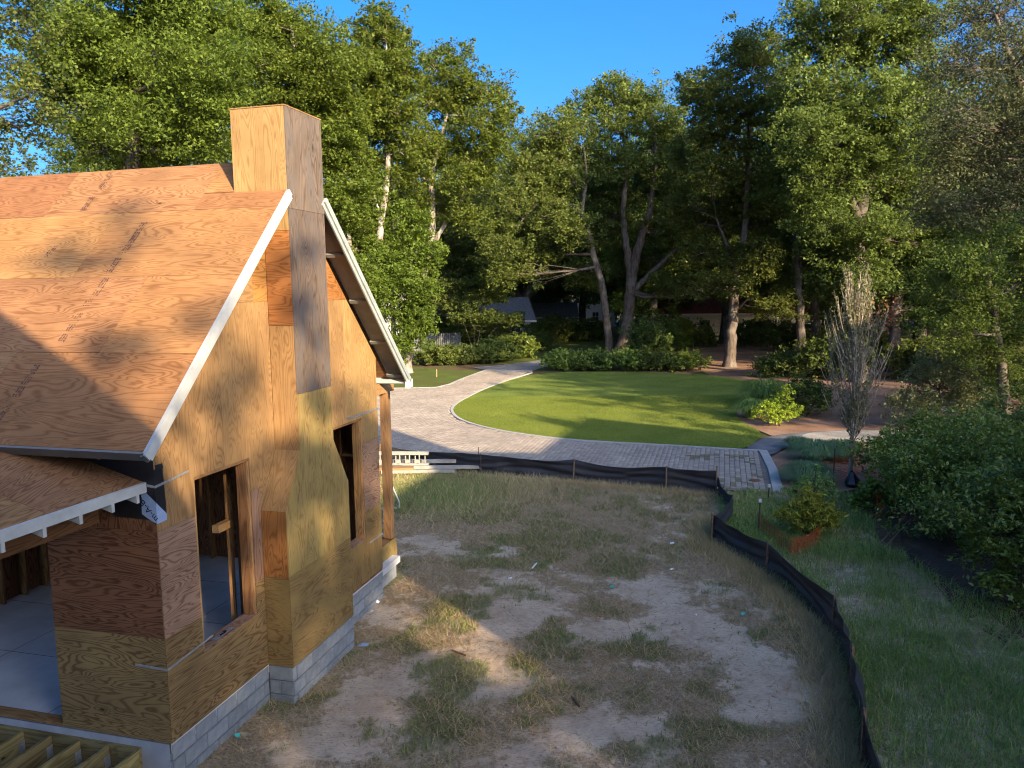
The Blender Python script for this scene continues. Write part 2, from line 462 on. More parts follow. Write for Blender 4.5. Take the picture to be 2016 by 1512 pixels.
def lawn_mat():
    m, nt, b = newmat('mown_lawn', .9, .15)
    tc = nt.nodes.new('ShaderNodeTexCoord').outputs['Object']
    n1 = noise(nt, tc, .45, 5, .65); n2 = noise(nt, tc, 22, 4, .7); n3 = noise(nt, tc, 5, 4, .6)
    f = math_n(nt, 'ADD', math_n(nt, 'ADD', math_n(nt, 'MULTIPLY', n1, .45), math_n(nt, 'MULTIPLY', n2, .3)), math_n(nt, 'MULTIPLY', n3, .25))
    c = ramp(nt, f, [(.36, (.075, .115, .018)), (.5, (.15, .205, .032)), (.6, (.21, .25, .05)), (.68, (.30, .27, .09))])
    fl = noise(nt, tc, 9, 3, .8)
    c = mixc(nt, ramp(nt, fl, [(.56, (0, 0, 0)), (.68, (.6, .6, .6))]), c, (.30, .26, .10))
    L(nt, c, b.inputs['Base Color']); bump(nt, b, n2, 1.0, .06)
    return m
LAWN = lawn_mat()

ground = sheet('ground', [(-400, -300), (400, -300), (400, 900), (-400, 900)], -0.05, LITTER)

lawn_px = [(1466, 887), (1300, 877), (1180, 871), (1100, 865), (1000, 852), (940, 839), (903, 826), (888, 811), (892, 799), (908, 789), (943, 770), (993, 751), (1047, 737), (1130, 731.5), (1260, 732), (1380, 737), (1460, 746), (1502, 757), (1490, 775), (1462, 795), (1449, 812), (1456, 830), (1503, 851), (1490, 868)]
LAWNP = smoothpoly([gp(*p) for p in lawn_px], 2)
lawn = sheet('lawn', LAWNP, 0.012, LAWN)

# driveway
P_NR = gp(1531, 970); P_FR = gp(1502, 888)
nearL = P_NR + WX * 25.0
drive_poly = [P_NR, P_FR] + [gp(*p) for p in [(1466, 887), (1300, 877), (1180, 871), (1100, 865), (1000, 852), (940, 839), (903, 826), (888, 811), (892, 799), (908, 789), (943, 770), (993, 751), (1047, 731)]] + \
    [gp(*p) for p in [(958, 728.5), (913, 745), (885, 757), (860, 763), (832, 764), (765, 765)]] + [np.array([-16, 42.]), np.array([-20, 40.]), nearL]
def drive_mat():
    m, nt, b = newmat('paver_bed', .9, .15)
    tc = nt.nodes.new('ShaderNodeTexCoord').outputs['Object']
    n = noise(nt, tc, 6, 5, .7)
    L(nt, ramp(nt, n, [(.3, (.13, .11, .09)), (.7, (.24, .2, .165))]), b.inputs['Base Color'])
    return m
def paver_mat():
    m, nt, b = newmat('paver', .85, .2)
    tc = nt.nodes.new('ShaderNodeTexCoord').outputs['Object']
    ge = nt.nodes.new('ShaderNodeNewGeometry')
    n = noise(nt, tc, 14, 5, .7)
    wn_ = noise(nt, tc, .5, 3, .5)
    oi = nt.nodes.new('ShaderNodeObjectInfo')
    r = math_n(nt, 'FRACT', math_n(nt, 'ADD', ge.outputs['Random Per Island'], math_n(nt, 'MULTIPLY', oi.outputs['Random'], 7.31)))
    c = ramp(nt, r, [(0, (.29, .245, .20)), (.5, (.34, .29, .235)), (.97, (.385, .33, .27))])
    c = mixc(nt, 1.0, c, ramp(nt, n, [(.3, (.84, .84, .84)), (.7, (1.1, 1.1, 1.1))]), 'MULTIPLY')
    c = mixc(nt, 1.0, c, ramp(nt, wn_, [(.4, (.88, .88, .89)), (.6, (1.05, 1.05, 1.04))]), 'MULTIPLY')
    L(nt, c, b.inputs['Base Color'])
    bump(nt, b, n, .3, .01)
    return m
PAVER = paver_mat(); BED = drive_mat()
PAVER_BROWN = simple('paver_mossy', (0.19, 0.16, 0.09), .9, .2, .25, 8, objrand=.3)
CURB = simple('curb_concrete', (0.38, 0.37, 0.35), .85, .2, .08, 4, bmp=.3)
driveway = sheet('driveway', drive_poly, 0.0, BED)
ROTU = math.atan2(UX[1], UX[0])
def paver_mesh(l, w, h, name, mat):
    c = .008
    v = boxv((0, 0, 0), (l, w, h - c)) [:8]
    top = [(c, c, h), (l - c, c, h), (l - c, w - c, h), (c, w - c, h)]
    vv = v + top
    f = [(0, 1, 5, 4), (1, 2, 6, 5), (2, 3, 7, 6), (3, 0, 4, 7), (4, 5, 9, 8), (5, 6, 10, 9), (6, 7, 11, 10), (7, 4, 8, 11), (8, 9, 10, 11)]
    me = bpy.data.meshes.new(name); me.from_pydata(vv, [], f); me.materials.append(mat); return me
pav = []
cw = 0.155
prng = random.Random(3)
dp = [tuple(p) for p in drive_poly]
for col in range(0, 170):
    s0 = col * cw + 0.30
    t = -prng.random() * .3 + .02
    while t < 33:
        ln = prng.choice([.155, .235, .235, .31])
        cpt = P_NR + WX * (s0 + cw / 2) + UX * (t + ln / 2)
        pav.append((s0, t, ln, cpt[0], cpt[1], prng.random()))
        t += ln
pa = np.array(pav)
ok = inpoly(pa[:, 3], pa[:, 4], dp)
# keep inside corners too
for du, dw in ((-.5, -.5), (.5, .5), (-.5, .5), (.5, -.5)):
    qx = pa[:, 3] + UX[0] * pa[:, 2] * du + WX[0] * cw * dw; qy = pa[:, 4] + UX[1] * pa[:, 2] * du + WX[1] * cw * dw
    ok &= inpoly(qx, qy, dp)
pa = pa[ok & (pa[:, 1] >= 0.02)]
pa = pa[np.argsort(pa[:, 4] - .12 * pa[:, 3])]
vis = (pa[:, 3] > 5.2) | (pa[:, 4] > 22.0)
order = np.concatenate([np.where(vis)[0], np.where(~vis)[0]])
dist = np.hypot(pa[:, 3], pa[:, 4])
PH = .035
lens = sorted(set(np.round(pa[:, 2], 3)))
PM = {l: paver_mesh(l - .010, cw - .010, PH, 'paver', PAVER) for l in lens}
PMB = {l: paver_mesh(l - .010, cw - .010, PH, 'paver', PAVER_BROWN) for l in lens}
big = MB(); nb = 0
cand = [i for i in order if pa[i, 3] > 5.3][:]
near = set(sorted(cand, key=lambda i: dist[i])[:300])
bv = []; bf = []
base = {l: np.array([tuple(v.co) for v in PM[l].vertices]) for l in lens}
fb = [tuple(p.vertices) for p in PM[lens[0]].polygons]
for i in range(len(pa)):
    s0, t, ln, cx, cy, rr = pa[i]; ln = round(ln, 3)
    o = P_NR + WX * (s0 + .005) + UX * (t + .005)
    hz = -.004 + (rr - .5) * .006
    brown = (cx > 5.6) and fbm(cx, cy, .9, 5, 2) + (cx - 7) * .06 + prng.random() * .35 > .74
    if i in near:
        ob = bpy.data.objects.new('paver', (PMB if brown else PM)[ln])
        ob.location = (o[0], o[1], hz); ob.rotation_euler = (0, 0, ROTU)
        finish(ob, parent=driveway)
    else:
        q = base[ln]
        X = o[0] + q[:, 0] * UX[0] + q[:, 1] * WX[0]; Yq = o[1] + q[:, 0] * UX[1] + q[:, 1] * WX[1]
        n0 = len(bv) * 12
        bv.append(np.stack([X, Yq, q[:, 2] + hz], 1)); bf.append(np.array(fb) + n0)
me = fast_mesh('paver_field', np.concatenate(bv), np.concatenate(bf), PAVER)
finish(bpy.data.objects.new('paver_field', me), parent=driveway, kind='stuff')

def ribbon(name, pts, width, z0, z1, mat, parent=None, **kw):
    P = np.array(pts, float); T = np.gradient(P, axis=0); T /= np.linalg.norm(T, axis=1, keepdims=True)
    Nn = np.stack([-T[:, 1], T[:, 0]], 1)
    v = []; f = []
    for p, n in zip(P, Nn):
        a = p - n * width / 2; b = p + n * width / 2
        v += [(a[0], a[1], z0), (a[0], a[1], z1), (b[0], b[1], z1), (b[0], b[1], z0)]
    for i in range(len(P) - 1):
        k = i * 4
        for j in range(3): f.append((k + j, k + j + 1, k + j + 5, k + j + 4))
    f += [(3, 2, 1, 0), (len(v) - 4, len(v) - 3, len(v) - 2, len(v) - 1)]
    return mobj(name, v, f, mat, parent, **kw)
ce = smoothline([gp(*p) for p in [(1502, 888.5), (1466, 887), (1300, 877), (1180, 871), (1100, 865), (1000, 852), (940, 839), (903, 826), (888, 811), (892, 799), (908, 789), (943, 770), (993, 751), (1047, 734)]], 2)
ribbon('lawn_curb', ce, .13, -.02, .045, CURB, kind='structure')
ribbon('drive_kerb', [P_NR - WX * .02, P_NR + UX * 2.8 - WX * .03, P_FR - WX * .0], .27, -.02, .042, CURB, kind='structure')
ribbon('drive_kerb', [gp(*p) for p in [(958, 728.5), (913, 745), (885, 757), (860, 763), (832, 764), (765, 765)]], .16, -.02, .04, CURB, kind='structure')
ribbon('drive_kerb', [gp(958, 728.5), gp(1047, 731)], .2, -.02, .04, CURB, kind='structure')
sheet('gravel_track', [gp(*p) for p in [(1047, 730), (958, 728), (930, 723), (990, 718), (1060, 709), (1110, 690), (1140, 690), (1100, 712), (1085, 718)]], -0.01, GRAVEL_D)
GPATH = smoothpoly([gp(*p) for p in [(1462, 888), (1500, 890), (1518, 898), (1545, 882), (1580, 872), (1640, 868), (1720, 866), (1720, 848), (1640, 848), (1580, 852), (1530, 856), (1490, 868)]], 2)
gpm = sheet('gravel_path', GPATH, 0.016, GRAVEL_G)
sheet('pale_gravel_path', smoothpoly([gp(*p) for p in [(1575, 872), (1640, 870), (1760, 872), (1900, 880), (2100, 890), (2100, 850), (1900, 845), (1740, 848), (1640, 849), (1580, 853)]], 2), 0.020, GRAVEL_W)
# mulch beds
sheet('mulch_bed', smoothpoly([gp(*p) for p in [(1503, 851), (1456, 830), (1449, 812), (1462, 795), (1490, 775), (1502, 757), (1460, 746), (1380, 736), (1380, 715), (1500, 700), (1700, 720), (2050, 780), (2050, 900), (1700, 880), (1560, 872)]], 1), -0.012, STRAW)
sheet('mulch_ground', smoothpoly([gp(*p) for p in [(1140, 722), (1130, 708), (1230, 692), (1290, 677), (1480, 677), (1640, 683), (1900, 700), (2050, 740), (2050, 782), (1700, 722), (1500, 702), (1385, 716), (1385, 737), (1260, 733)]], 1), -0.022, STRAW)
BEDL = [(1502, 890), (1532, 968), (1560, 985), (1620, 975), (1700, 960), (1800, 930), (1750, 880), (1640, 872), (1580, 873), (1545, 884), (1518, 900)]
sheet('mulch_bed', [gp(*p) for p in BEDL], -0.006, STRAW)
sheet('hedge_mulch', [gp(*p) for p in [(1660, 985), (1740, 980), (1790, 1090), (1850, 1160), (1900, 1220), (2100, 1330), (2300, 1200), (2200, 1000), (1800, 940)]], -0.016, ground_mat('dark_mulch', [(.35, (.05, .035, .026)), (.6, (.12, .08, .055)), (.72, (.22, .17, .13))], 1.2, 25, 1.0))
LEFTGRASS = ground_mat('rough_grass', [(.36, (.11, .085, .04)), (.5, (.085, .11, .025)), (.62, (.10, .14, .03)), (.7, (.17, .15, .07))], .6, 12, .7)
sheet('side_lawn', [gp(*p) for p in [(765, 764), (832, 763), (860, 762), (885, 756), (913, 744), (950, 729), (900, 728), (820, 722), (780, 718), (740, 720), (700, 740)]], -0.02, LEFTGRASS)
sheet('back_lawn', [gp(*p) for p in [(1000, 717), (1085, 706), (1130, 700), (1200, 690), (1210, 672), (1180, 660), (1080, 662), (1040, 690), (960, 715)]], -0.024, LEFTGRASS)
sheet('stone_patio', [gp(*p) for p in [(800, 722), (835, 712), (800, 706), (760, 712)]], -0.012, GRAVEL_D)

# yard: bare sandy soil with patchy grass
sand_spots = [gp(1010, 1215), gp(960, 1260), gp(1060, 1190), gp(1190, 1235), gp(1420, 1230), gp(1480, 1300), gp(1380, 1200), gp(1500, 1400), gp(720, 1310), gp(790, 1350), gp(700, 1390), gp(1300, 1170), gp(1190, 1150), gp(1020, 1330), gp(1180, 1420), gp(1110, 1450), gp(820, 1070), gp(640, 1450), gp(1440, 1260), gp(1560, 1350), gp(1300, 1215), gp(700, 1200), gp(760, 1230), gp(1230, 1400)]
green_spots = [gp(880, 1200), gp(930, 1180), gp(860, 1260), gp(1080, 1090), gp(1060, 1060), gp(1180, 1190), gp(1090, 1240), gp(1230, 1210), gp(1240, 1270), gp(1390, 1370), gp(900, 1330), gp(850, 1430), gp(930, 1420), gp(1160, 1060), gp(1250, 1110), gp(1340, 1200), gp(1170, 1120), gp(1250, 1390), gp(1030, 1300), gp(800, 1110), gp(950, 1080), gp(720, 1420), gp(1340, 1080), gp(620, 1350), gp(770, 1140), gp(1280, 1350), gp(1100, 1500), gp(1230, 1480), gp(870, 1390), gp(1480, 1110), gp(790, 1010), gp(820, 990), gp(1290, 1280)]
def yard_fields(x, y):
    g = fbm(x, y, 1.3, 11, 5) * 1.5 - .62 + .9 * (fbm(x, y, 3.6, 3, 4) - .5)
    s = fbm(x, y, 1.0, 31, 5) * 1.5 - .70 + .8 * (fbm(x, y, 3.1, 37, 4) - .5)
    for q in green_spots:
        r = .12 + .017 * q[1]
        g = g + .34 * np.exp(-((x - q[0]) ** 2 / (r * r * 1.2) + (y - q[1]) ** 2 / (r * r * 1.8)))
        s = s - .3 * np.exp(-((x - q[0]) ** 2 + (y - q[1]) ** 2) / (r * r))
    for q in sand_spots:
        r = .22 + .022 * q[1]
        g = g - .30 * np.exp(-((x - q[0]) ** 2 / (r * r) + (y - q[1]) ** 2 / (r * r * 1.6)))
        s = s + .30 * np.exp(-((x - q[0]) ** 2 / (r * r) + (y - q[1]) ** 2 / (r * r * 1.6)))
    far = np.clip((y - 15.5) / 4, 0, 1)
    s = s - .35 * far; g = g + .02 * far
    return np.clip(g * 2.2, 0, 1), np.clip(s * 2.2 + .12, 0, 1)
gx = np.arange(-9, 8.01, .09); gy = np.arange(4.5, 27.01, .09)
GX, GY = np.meshgrid(gx, gy)
gr, sa = yard_fields(GX, GY)
GZ = -.02 + .035 * (fbm(GX, GY, .7, 21, 4) - .5) + .03 * (fbm(GX, GY, 4, 23, 3) - .5)
nx, ny = len(gx), len(gy)
ii = (np.arange(ny - 1)[:, None] * nx + np.arange(nx - 1)[None, :])
FF = np.stack([ii, ii + 1, ii + nx + 1, ii + nx], -1).reshape(-1, 4)
FENCE = [np.array(p) for p in [(-12, 28.2), (-9, 26.9), (-4.3, 24.7), (-.98, 22.9), (1.75, 22.0), (4.22, 20.9), (5.45, 20.35), (5.0, 18.3), (4.3, 16.35), (4.85, 14.43), (5.03, 11.74), (4.55, 10.0), (4.0, 8.42), (3.5, 6.6), (3.3, 4.2)]]
yardpoly = [tuple(p) for p in FENCE] + [(-12, 4.2)]
cxx = (GX[:-1, :-1] + .045).ravel(); cyy = (GY[:-1, :-1] + .045).ravel()
keepf = (cyy < 26.5 + 0 * cxx) & ~inpoly(cxx, cyy, dp)
meY = fast_mesh('yard_soil', np.stack([GX.ravel(), GY.ravel(), GZ.ravel()], 1), FF[keepf], None, True)
att = meY.color_attributes.new('cover', 'FLOAT_COLOR', 'POINT')
cc = np.stack([gr.ravel(), sa.ravel(), np.zeros(gr.size), np.ones(gr.size)], 1).astype(np.float32)
att.data.foreach_set('color', cc.ravel())
def yard_mat():
    m, nt, b = newmat('yard_soil', .95, .08)
    tc = nt.nodes.new('ShaderNodeTexCoord').outputs['Object']
    a = nt.nodes.new('ShaderNodeVertexColor'); a.layer_name = 'cover'
    sp_ = nt.nodes.new('ShaderNodeSeparateColor'); L(nt, a.outputs[0], sp_.inputs[0])
    n1 = noise(nt, tc, 6, 6, .7); n2 = noise(nt, tc, 28, 5, .75); n3 = noise(nt, mapping(nt, tc, (9, 30, 1)), 1.5, 5, .7, .8)
    n4 = noise(nt, tc, 1.3, 3, .5)
    sand = ramp(nt, math_n(nt, 'ADD', math_n(nt, 'MULTIPLY', n1, .5), math_n(nt, 'MULTIPLY', n4, .5)), [(.38, (.44, .325, .215)), (.6, (.60, .47, .325))])
    sand = mixc(nt, ramp(nt, n3, [(.54, (0, 0, 0)), (.62, (.65, .65, .65))]), sand, (.19, .135, .085))
    thatch = ramp(nt, math_n(nt, 'ADD', math_n(nt, 'MULTIPLY', n2, .6), math_n(nt, 'MULTIPLY', n3, .4)), [(.36, (.17, .12, .07)), (.52, (.36, .27, .165)), (.64, (.54, .43, .28))])
    green = ramp(nt, n2, [(.35, (.08, .09, .032)), (.65, (.22, .20, .085))])
    sf = math_n(nt, 'ADD', sp_.outputs[1], math_n(nt, 'MULTIPLY', math_n(nt, 'SUBTRACT', n1, .5), 3.4))
    c = mixc(nt, ramp(nt, sf, [(.34, (0, 0, 0)), (.54, (1, 1, 1))]), thatch, sand)
    gf = math_n(nt, 'ADD', sp_.outputs[0], math_n(nt, 'MULTIPLY', math_n(nt, 'SUBTRACT', n1, .5), 1.6))
    c = mixc(nt, math_n(nt, 'MULTIPLY', ramp(nt, gf, [(.35, (0, 0, 0)), (.8, (1, 1, 1))]), .75), c, green)
    L(nt, c, b.inputs['Base Color'])
    bump(nt, b, math_n(nt, 'ADD', math_n(nt, 'MULTIPLY', n2, .5), n1), .8, .05)
    return m
meY.materials.append(yard_mat())
yard = finish(bpy.data.objects.new('yard_soil', meY), kind='structure')

def blades(name, x, y, z, h, w, lean, mat, bend=.5, az=None, kind='stuff', tri=False, **kw):
    n = len(x)
    if az is None: az = rng.uniform(0, 2 * np.pi, n)
    la = rng.uniform(0, 2 * np.pi, n)
    d = np.stack([np.cos(la), np.sin(la), np.zeros(n)], 1) * (lean * h)[:, None]
    s = np.stack([np.cos(az), np.sin(az), np.zeros(n)], 1) * (w / 2)[:, None]
    p = np.stack([x, y, z], 1)
    up = np.array([0, 0, 1.])
    hv = np.sqrt(np.maximum(1 - lean ** 2, .06)) * h
    if tri:
        tip = p + d + up * hv[:, None]
        V = np.stack([p - s, p + s, tip], 1).reshape(-1, 3)
        F = np.arange(3 * n).reshape(-1, 3)
        me = fast_mesh(name, V, F, mat)
    else:
        mid = p + d * (.5 - bend * .25) + up * (hv * (.5 + bend * .12))[:, None]
        tip = p + d * (1 + bend * .2) + up * (hv * (1 - bend * .25))[:, None]
        V = np.stack([p - s, p + s, mid + s * .8, mid - s * .8, tip + s * .12, tip - s * .12], 1).reshape(-1, 3)
        b0 = (np.arange(n) * 6)[:, None]
        F = np.concatenate([b0 + np.array([[0, 1, 2, 3]]), b0 + np.array([[3, 2, 4, 5]])], 0)
        me = fast_mesh(name, V, F, mat)
    return finish(bpy.data.objects.new(name, me), kind=kind, **kw)

def house_mask(x, y):
    """true where the unfinished house stands"""
    dx = x + 3.85; dy = y - 8.15
    u = dx * UX[0] + dy * UX[1]; w = dx * WX[0] + dy * WX[1]
    return (u > -.02) & (u < 7) & (w > -.02) | ((u > 1.9) & (u < 3.7) & (w > -.4))
def scatter(n, poly, bbox):
    x = rng.uniform(bbox[0], bbox[1], n); y = rng.uniform(bbox[2], bbox[3], n)
    k = inpoly(x, y, poly) & ~inpoly(x, y, dp) & ~house_mask(x, y)
    return x[k], y[k]
# green grass of the yard
x, y = scatter(420000, yardpoly, (-9, 6, 5, 25.5))
g, s = yard_fields(x, y)
k = rng.random(len(x)) < np.clip(g - .08, 0, 1) * .6 * np.clip(12 / y, .35, 1)
x, y, g = x[k], y[k], g[k]
blades('yard_grass', x, y, np.full(len(x), -.02), rng.uniform(.03, .085, len(x)) * (.6 + g), .007 + .0006 * y, rng.uniform(.2, .8, len(x)), GRASS_YARD, tri=True)
# dry straw
x, y = scatter(420000, yardpoly, (-9, 6, 5, 25.5))
g, s = yard_fields(x, y)
k = rng.random(len(x)) < np.clip(.95 - s * 1.2, .05, 1) * .75 * np.clip(12 / y, .4, 1)
x, y = x[k], y[k]
blades('dry_grass', x, y, np.full(len(x), -.012), rng.uniform(.05, .18, len(x)), .006 + .0006 * y, rng.uniform(.75, .97, len(x)), GRASS_DRY, tri=True)
x, y = scatter(5200, yardpoly, (-8, 5.5, 5, 22))
g, s = yard_fields(x, y)
V_, F_ = [], []
for i in range(len(x)):
    r = .006 + .016 * prng.random() ** 2; a = prng.random() * 3; z = -.005
    q = np.array([(math.cos(a + k * 1.571) * r * prng.uniform(.6, 1.4), math.sin(a + k * 1.571) * r * prng.uniform(.6, 1.4), 0) for k in range(4)] + [(0, 0, r * .8)])
    V_.append(q + np.array([x[i], y[i], z])); F_ += [(i * 5 + k, i * 5 + (k + 1) % 4, i * 5 + 4) for k in range(4)]
mep = fast_mesh('soil_clods', np.concatenate(V_), np.array(F_), simple('clods', (.33, .25, .18), .9, .1, .4, 2))
finish(bpy.data.objects.new('soil_clods', mep), kind='stuff')
# weeds beyond the silt fence
weedpoly = [tuple(p) for p in FENCE[6:]] + [(9.0, 4.2), (9.5, 9), (8.0, 13.5), (7.8, 16), (9.2, 20), (8.0, 20.8)]
x = rng.uniform(3, 10, 150000); y = rng.uniform(4.5, 21, 150000)
k = inpoly(x, y, weedpoly) & ~inpoly(x, y, dp)
gc = gp(1650, 1130); gc2 = gp(1680, 1190)
bare = np.exp(-((x - gc[0]) ** 2 / .35 + (y - gc[1]) ** 2 / .5)) + .8 * np.exp(-((x - gc2[0]) ** 2 / .3 + (y - gc2[1]) ** 2 / .4))
k &= rng.random(len(x)) < np.clip(fbm(x, y, .9, 41, 3) * 1.9 - .25, .12, 1) * (1 - np.clip(bare, 0, .97)) * np.clip(1 - (y - 16) * .12, .3, 1)
x, y = x[k], y[k]
hh = rng.uniform(.10, .36, len(x)) * (.6 + .9 * fbm(x, y, .8, 51, 3))
blades('weed_grass', x, y, np.full(len(x), -.04), hh, .0055 + .0004 * y, rng.uniform(.3, .9, len(x)), GRASS_WEED, bend=.9)
x = rng.uniform(3, 10, 26000); y = rng.uniform(4.5, 21, 26000)
k = inpoly(x, y, weedpoly) & ~inpoly(x, y, dp); x, y = x[k], y[k]
blades('straw_in_weeds', x, y, np.full(len(x), -.03), rng.uniform(.12, .4, len(x)), .0045 + .0003 * y, rng.uniform(.7, .97, len(x)), GRASS_DRY, tri=True)
sheet('weed_soil', [tuple(p) for p in FENCE[6:]] + [(9.0, 4.2), (9.5, 9), (8.0, 13.5), (7.8, 16), (9.2, 20), (7.0, 20.3)], -.032, ground_mat('weed_soil', [(.36, (.06, .065, .035)), (.52, (.12, .11, .065)), (.66, (.24, .20, .15))], 1.0, 18, .8))
# straw litter along the fence foot
fx = []; fy = []
for a, b_ in zip(FENCE[7:-1], FENCE[8:]):
    n = int(np.linalg.norm(b_ - a) * 1600)
    t = rng.random(n)[:, None]; q = a * (1 - t) + b_ * t + np.stack([-np.abs(rng.normal(0, .28, n)) - .03, rng.normal(0, .05, n)], 1)
    fx.append(q[:, 0]); fy.append(q[:, 1])
for a, b_ in zip(FENCE[2:6], FENCE[3:7]):
    n = int(np.linalg.norm(b_ - a) * 900)
    t = rng.random(n)[:, None]; q = a * (1 - t) + b_ * t + np.stack([rng.normal(0, .05, n), -np.abs(rng.normal(0, .25, n)) - .04], 1)
    fx.append(q[:, 0]); fy.append(q[:, 1])
fx = np.concatenate(fx); fy = np.concatenate(fy)
blades('fence_foot_grass', fx, fy, np.full(len(fx), -.02), rng.uniform(.08, .28, len(fx)), np.full(len(fx), .009), rng.uniform(.4, .95, len(fx)), GRASS_DRY, tri=True)
# tall grass near the lumber pile
c0 = gp(860, 985); x = rng.normal(c0[0], 1.0, 9000); y = rng.normal(c0[1] + 1.0, 1.1, 9000)
k = ~house_mask(x, y) & (y < 23.5); x, y = x[k], y[k]
blades('tall_yard_grass', x, y, np.full(len(x), -.02), rng.uniform(.12, .35, len(x)), np.full(len(x), .014), rng.uniform(.2, .8, len(x)), GRASS_YARD, tri=True)
x = rng.normal(c0[0] + .6, 1.3, 12000); y = rng.normal(c0[1] + 1.6, 1.3, 12000)
k = ~house_mask(x, y) & (y < 23.8); x, y = x[k], y[k]
blades('tall_straw', x, y, np.full(len(x), -.02), rng.uniform(.12, .34, len(x)), np.full(len(x), .016), rng.uniform(.4, .95, len(x)), GRASS_DRY, tri=True)
# lawn blades (close half)
bb = LAWNP
x = rng.uniform(bb[:, 0].min(), bb[:, 0].max(), 110000); y = rng.uniform(bb[:, 1].min(), 40, 110000)
k = inpoly(x, y, [tuple(p) for p in LAWNP]); x, y = x[k], y[k]
blades('lawn_blades', x, y, np.full(len(x), .012), rng.uniform(.025, .06, len(x)), np.full(len(x), .016), rng.uniform(.1, .7, len(x)), GRASS_LAWN, tri=True)

# ------------------------------------------------------------------ the unfinished house
HZ = 0.5
house = thing('unfinished_house', 'unfinished gabled house sheathed in bare orange plywood on a grey block base, boxed plywood chimney', 'house', (-3.85, 8.15, HZ), math.radians(90 - 15.224))
T = .012
def wallp(name, poly, mat, grain, w0=0.0, label=None):       # face at w0, sheathing behind it
    # shrink by 1.5 mm for open joints
    c = np.mean(np.array(poly), 0)
    q = [(p[0] + np.sign(c[0] - p[0]) * .0015, p[1] + np.sign(c[1] - p[1]) * .0015) for p in poly]
    return prism(name, q, 'w', w0 + random.uniform(-.001, .0025), T, mat, house, grain, label=label)
X, Z = (1, 0, 0), (0, 0, 1)
WT = 'wall_sheet'
# gable wall, left of the chimney
wallp(WT, [(0, 0), (1.92, 0), (1.92, 1.22), (1.73, 1.22), (1.73, .79), (.62, .79), (.62, 1.22), (0, 1.22)], PLY_OLIVE, X)
wallp(WT, [(0, 1.22), (.62, 1.22), (.62, 2.44), (0, 2.44)], PLY_PINK, X, label='pinkish rain-marked plywood sheet beside the window')
wallp(WT, [(1.73, 1.22), (1.92, 1.22), (1.92, 2.44), (1.73, 2.44)], PLY_PINK, Z)
wallp(WT, [(0, 2.44), (.62, 2.44), (.62, 2.89), (1.22, 2.89), (1.22, 4.88), (1.02, 4.88), (0, 3.86)], PLY_TAN, Z)
wallp(WT, [(1.22, 2.89), (1.73, 2.89), (1.73, 2.44), (1.92, 2.44), (1.92, 2.14), (2.33, 2.88), (2.33, 4.88), (1.22, 4.88)], PLY_TAN, Z)
wallp(WT, [(1.02, 4.88), (2.0, 4.88), (2.0, 5.86)], PLY_TAN, X)
wallp(WT, [(2.0, 4.88), (2.33, 4.88), (2.33, 6.19), (2.0, 5.86)], PLY_ORANGE, X)
# right of the chimney
wallp(WT, [(3.27, 4.88), (4.58, 4.88), (3.27, 6.19)], PLY_ORANGE, X)
wallp(WT, [(3.27, 2.89), (4.44, 2.89), (4.44, 4.88), (3.27, 4.88)], PLY_TAN, Z)
wallp(WT, [(4.44, 2.89), (4.98, 2.89), (4.98, 2.44), (5.6, 2.44), (5.6, 3.86), (4.58, 4.88), (4.44, 4.88)], PLY_TAN, Z)
wallp(WT, [(4.98, 1.25), (5.6, 1.25), (5.6, 2.44), (4.98, 2.44)], PLY_PINK, X, label='weathered pinkish plywood sheet near the back corner')
wallp(WT, [(4.98, .65), (5.6, .65), (5.6, 1.25), (4.98, 1.25)], PLY_GREEN, X)
wallp(WT, [(3.68, .03), (4.39, .03), (4.39, .79), (3.87, .79), (3.87, 2.89), (3.68, 2.89)], PLY_GREEN, X)
wallp(WT, [(4.39, .05), (5.6, .05), (5.6, .65), (4.98, .65), (4.98, .79), (4.39, .79)], PLY_GREEN, Z)
# chimney chase: outer face
CW = -.38
ch_o = CW
wallp(WT, [(1.92, 0), (3.68, 0), (3.68, 1.25), (1.92, 1.25)], PLY_GREEN, X, CW)
wallp(WT, [(1.92, 1.25), (3.68, 1.25), (3.68, 2.13), (3.27, 2.85), (3.27, 3.64), (2.33, 3.64), (2.33, 2.88), (1.92, 2.14)], PLY_GREEN, Z, CW, label='greenish yellow treated plywood sheet at the chimney shoulder')
wallp(WT, [(2.33, 3.64), (3.27, 3.64), (3.27, 6.09), (2.33, 6.09)], PLY_GREY, Z, CW, label='grey weathered plywood sheet on the chimney')
wallp(WT, [(2.33, 6.09), (3.27, 6.09), (3.27, 7.38), (2.33, 7.38)], PLY_GREY, Z, CW, label='grey weathered plywood sheet at the chimney top')
def sidep(u0, poly, mat, grain, th=T, label=None, name=WT):
    return prism(name, poly, 'u', u0, th, mat, house, grain, label=label)
e = .0025
sidep(1.92 + e, [(CW + T + e, 0), (-e, 0), (-e, 1.23), (CW + T + e, 1.23)], PLY_GREEN, (0, 1, 0))
sidep(1.92 + e, [(CW + T + e, 1.235), (-e, 1.235), (-e, 2.14), (CW + T + e, 2.14)], PLY_ORANGE, Z, label='orange plywood sheet on the side of the chimney base')
sidep(2.33 + e, [(CW + T + e, 2.88), (-e, 2.88), (-e, 4.56), (CW + T + e, 4.56)], PLY_TAN, Z)
sidep(2.33 + e, [(CW + T + e, 4.565), (-e, 4.565), (-e, 5.8), (CW + T + e, 5.8)], PLY_ORANGE, (0, 1, 0))
sidep(2.33 + e, [(CW + T + e, 5.805), (.42, 5.805), (.42, 7.38), (CW + T + e, 7.38)], PLY_TAN, Z, label='tall clean plywood sheet on the chimney front')
sidep(3.27 - T - e, [(CW + T + e, 2.85), (-e, 2.85), (-e, 7.38), (CW + T + e, 7.38)], PLY_TAN, Z)
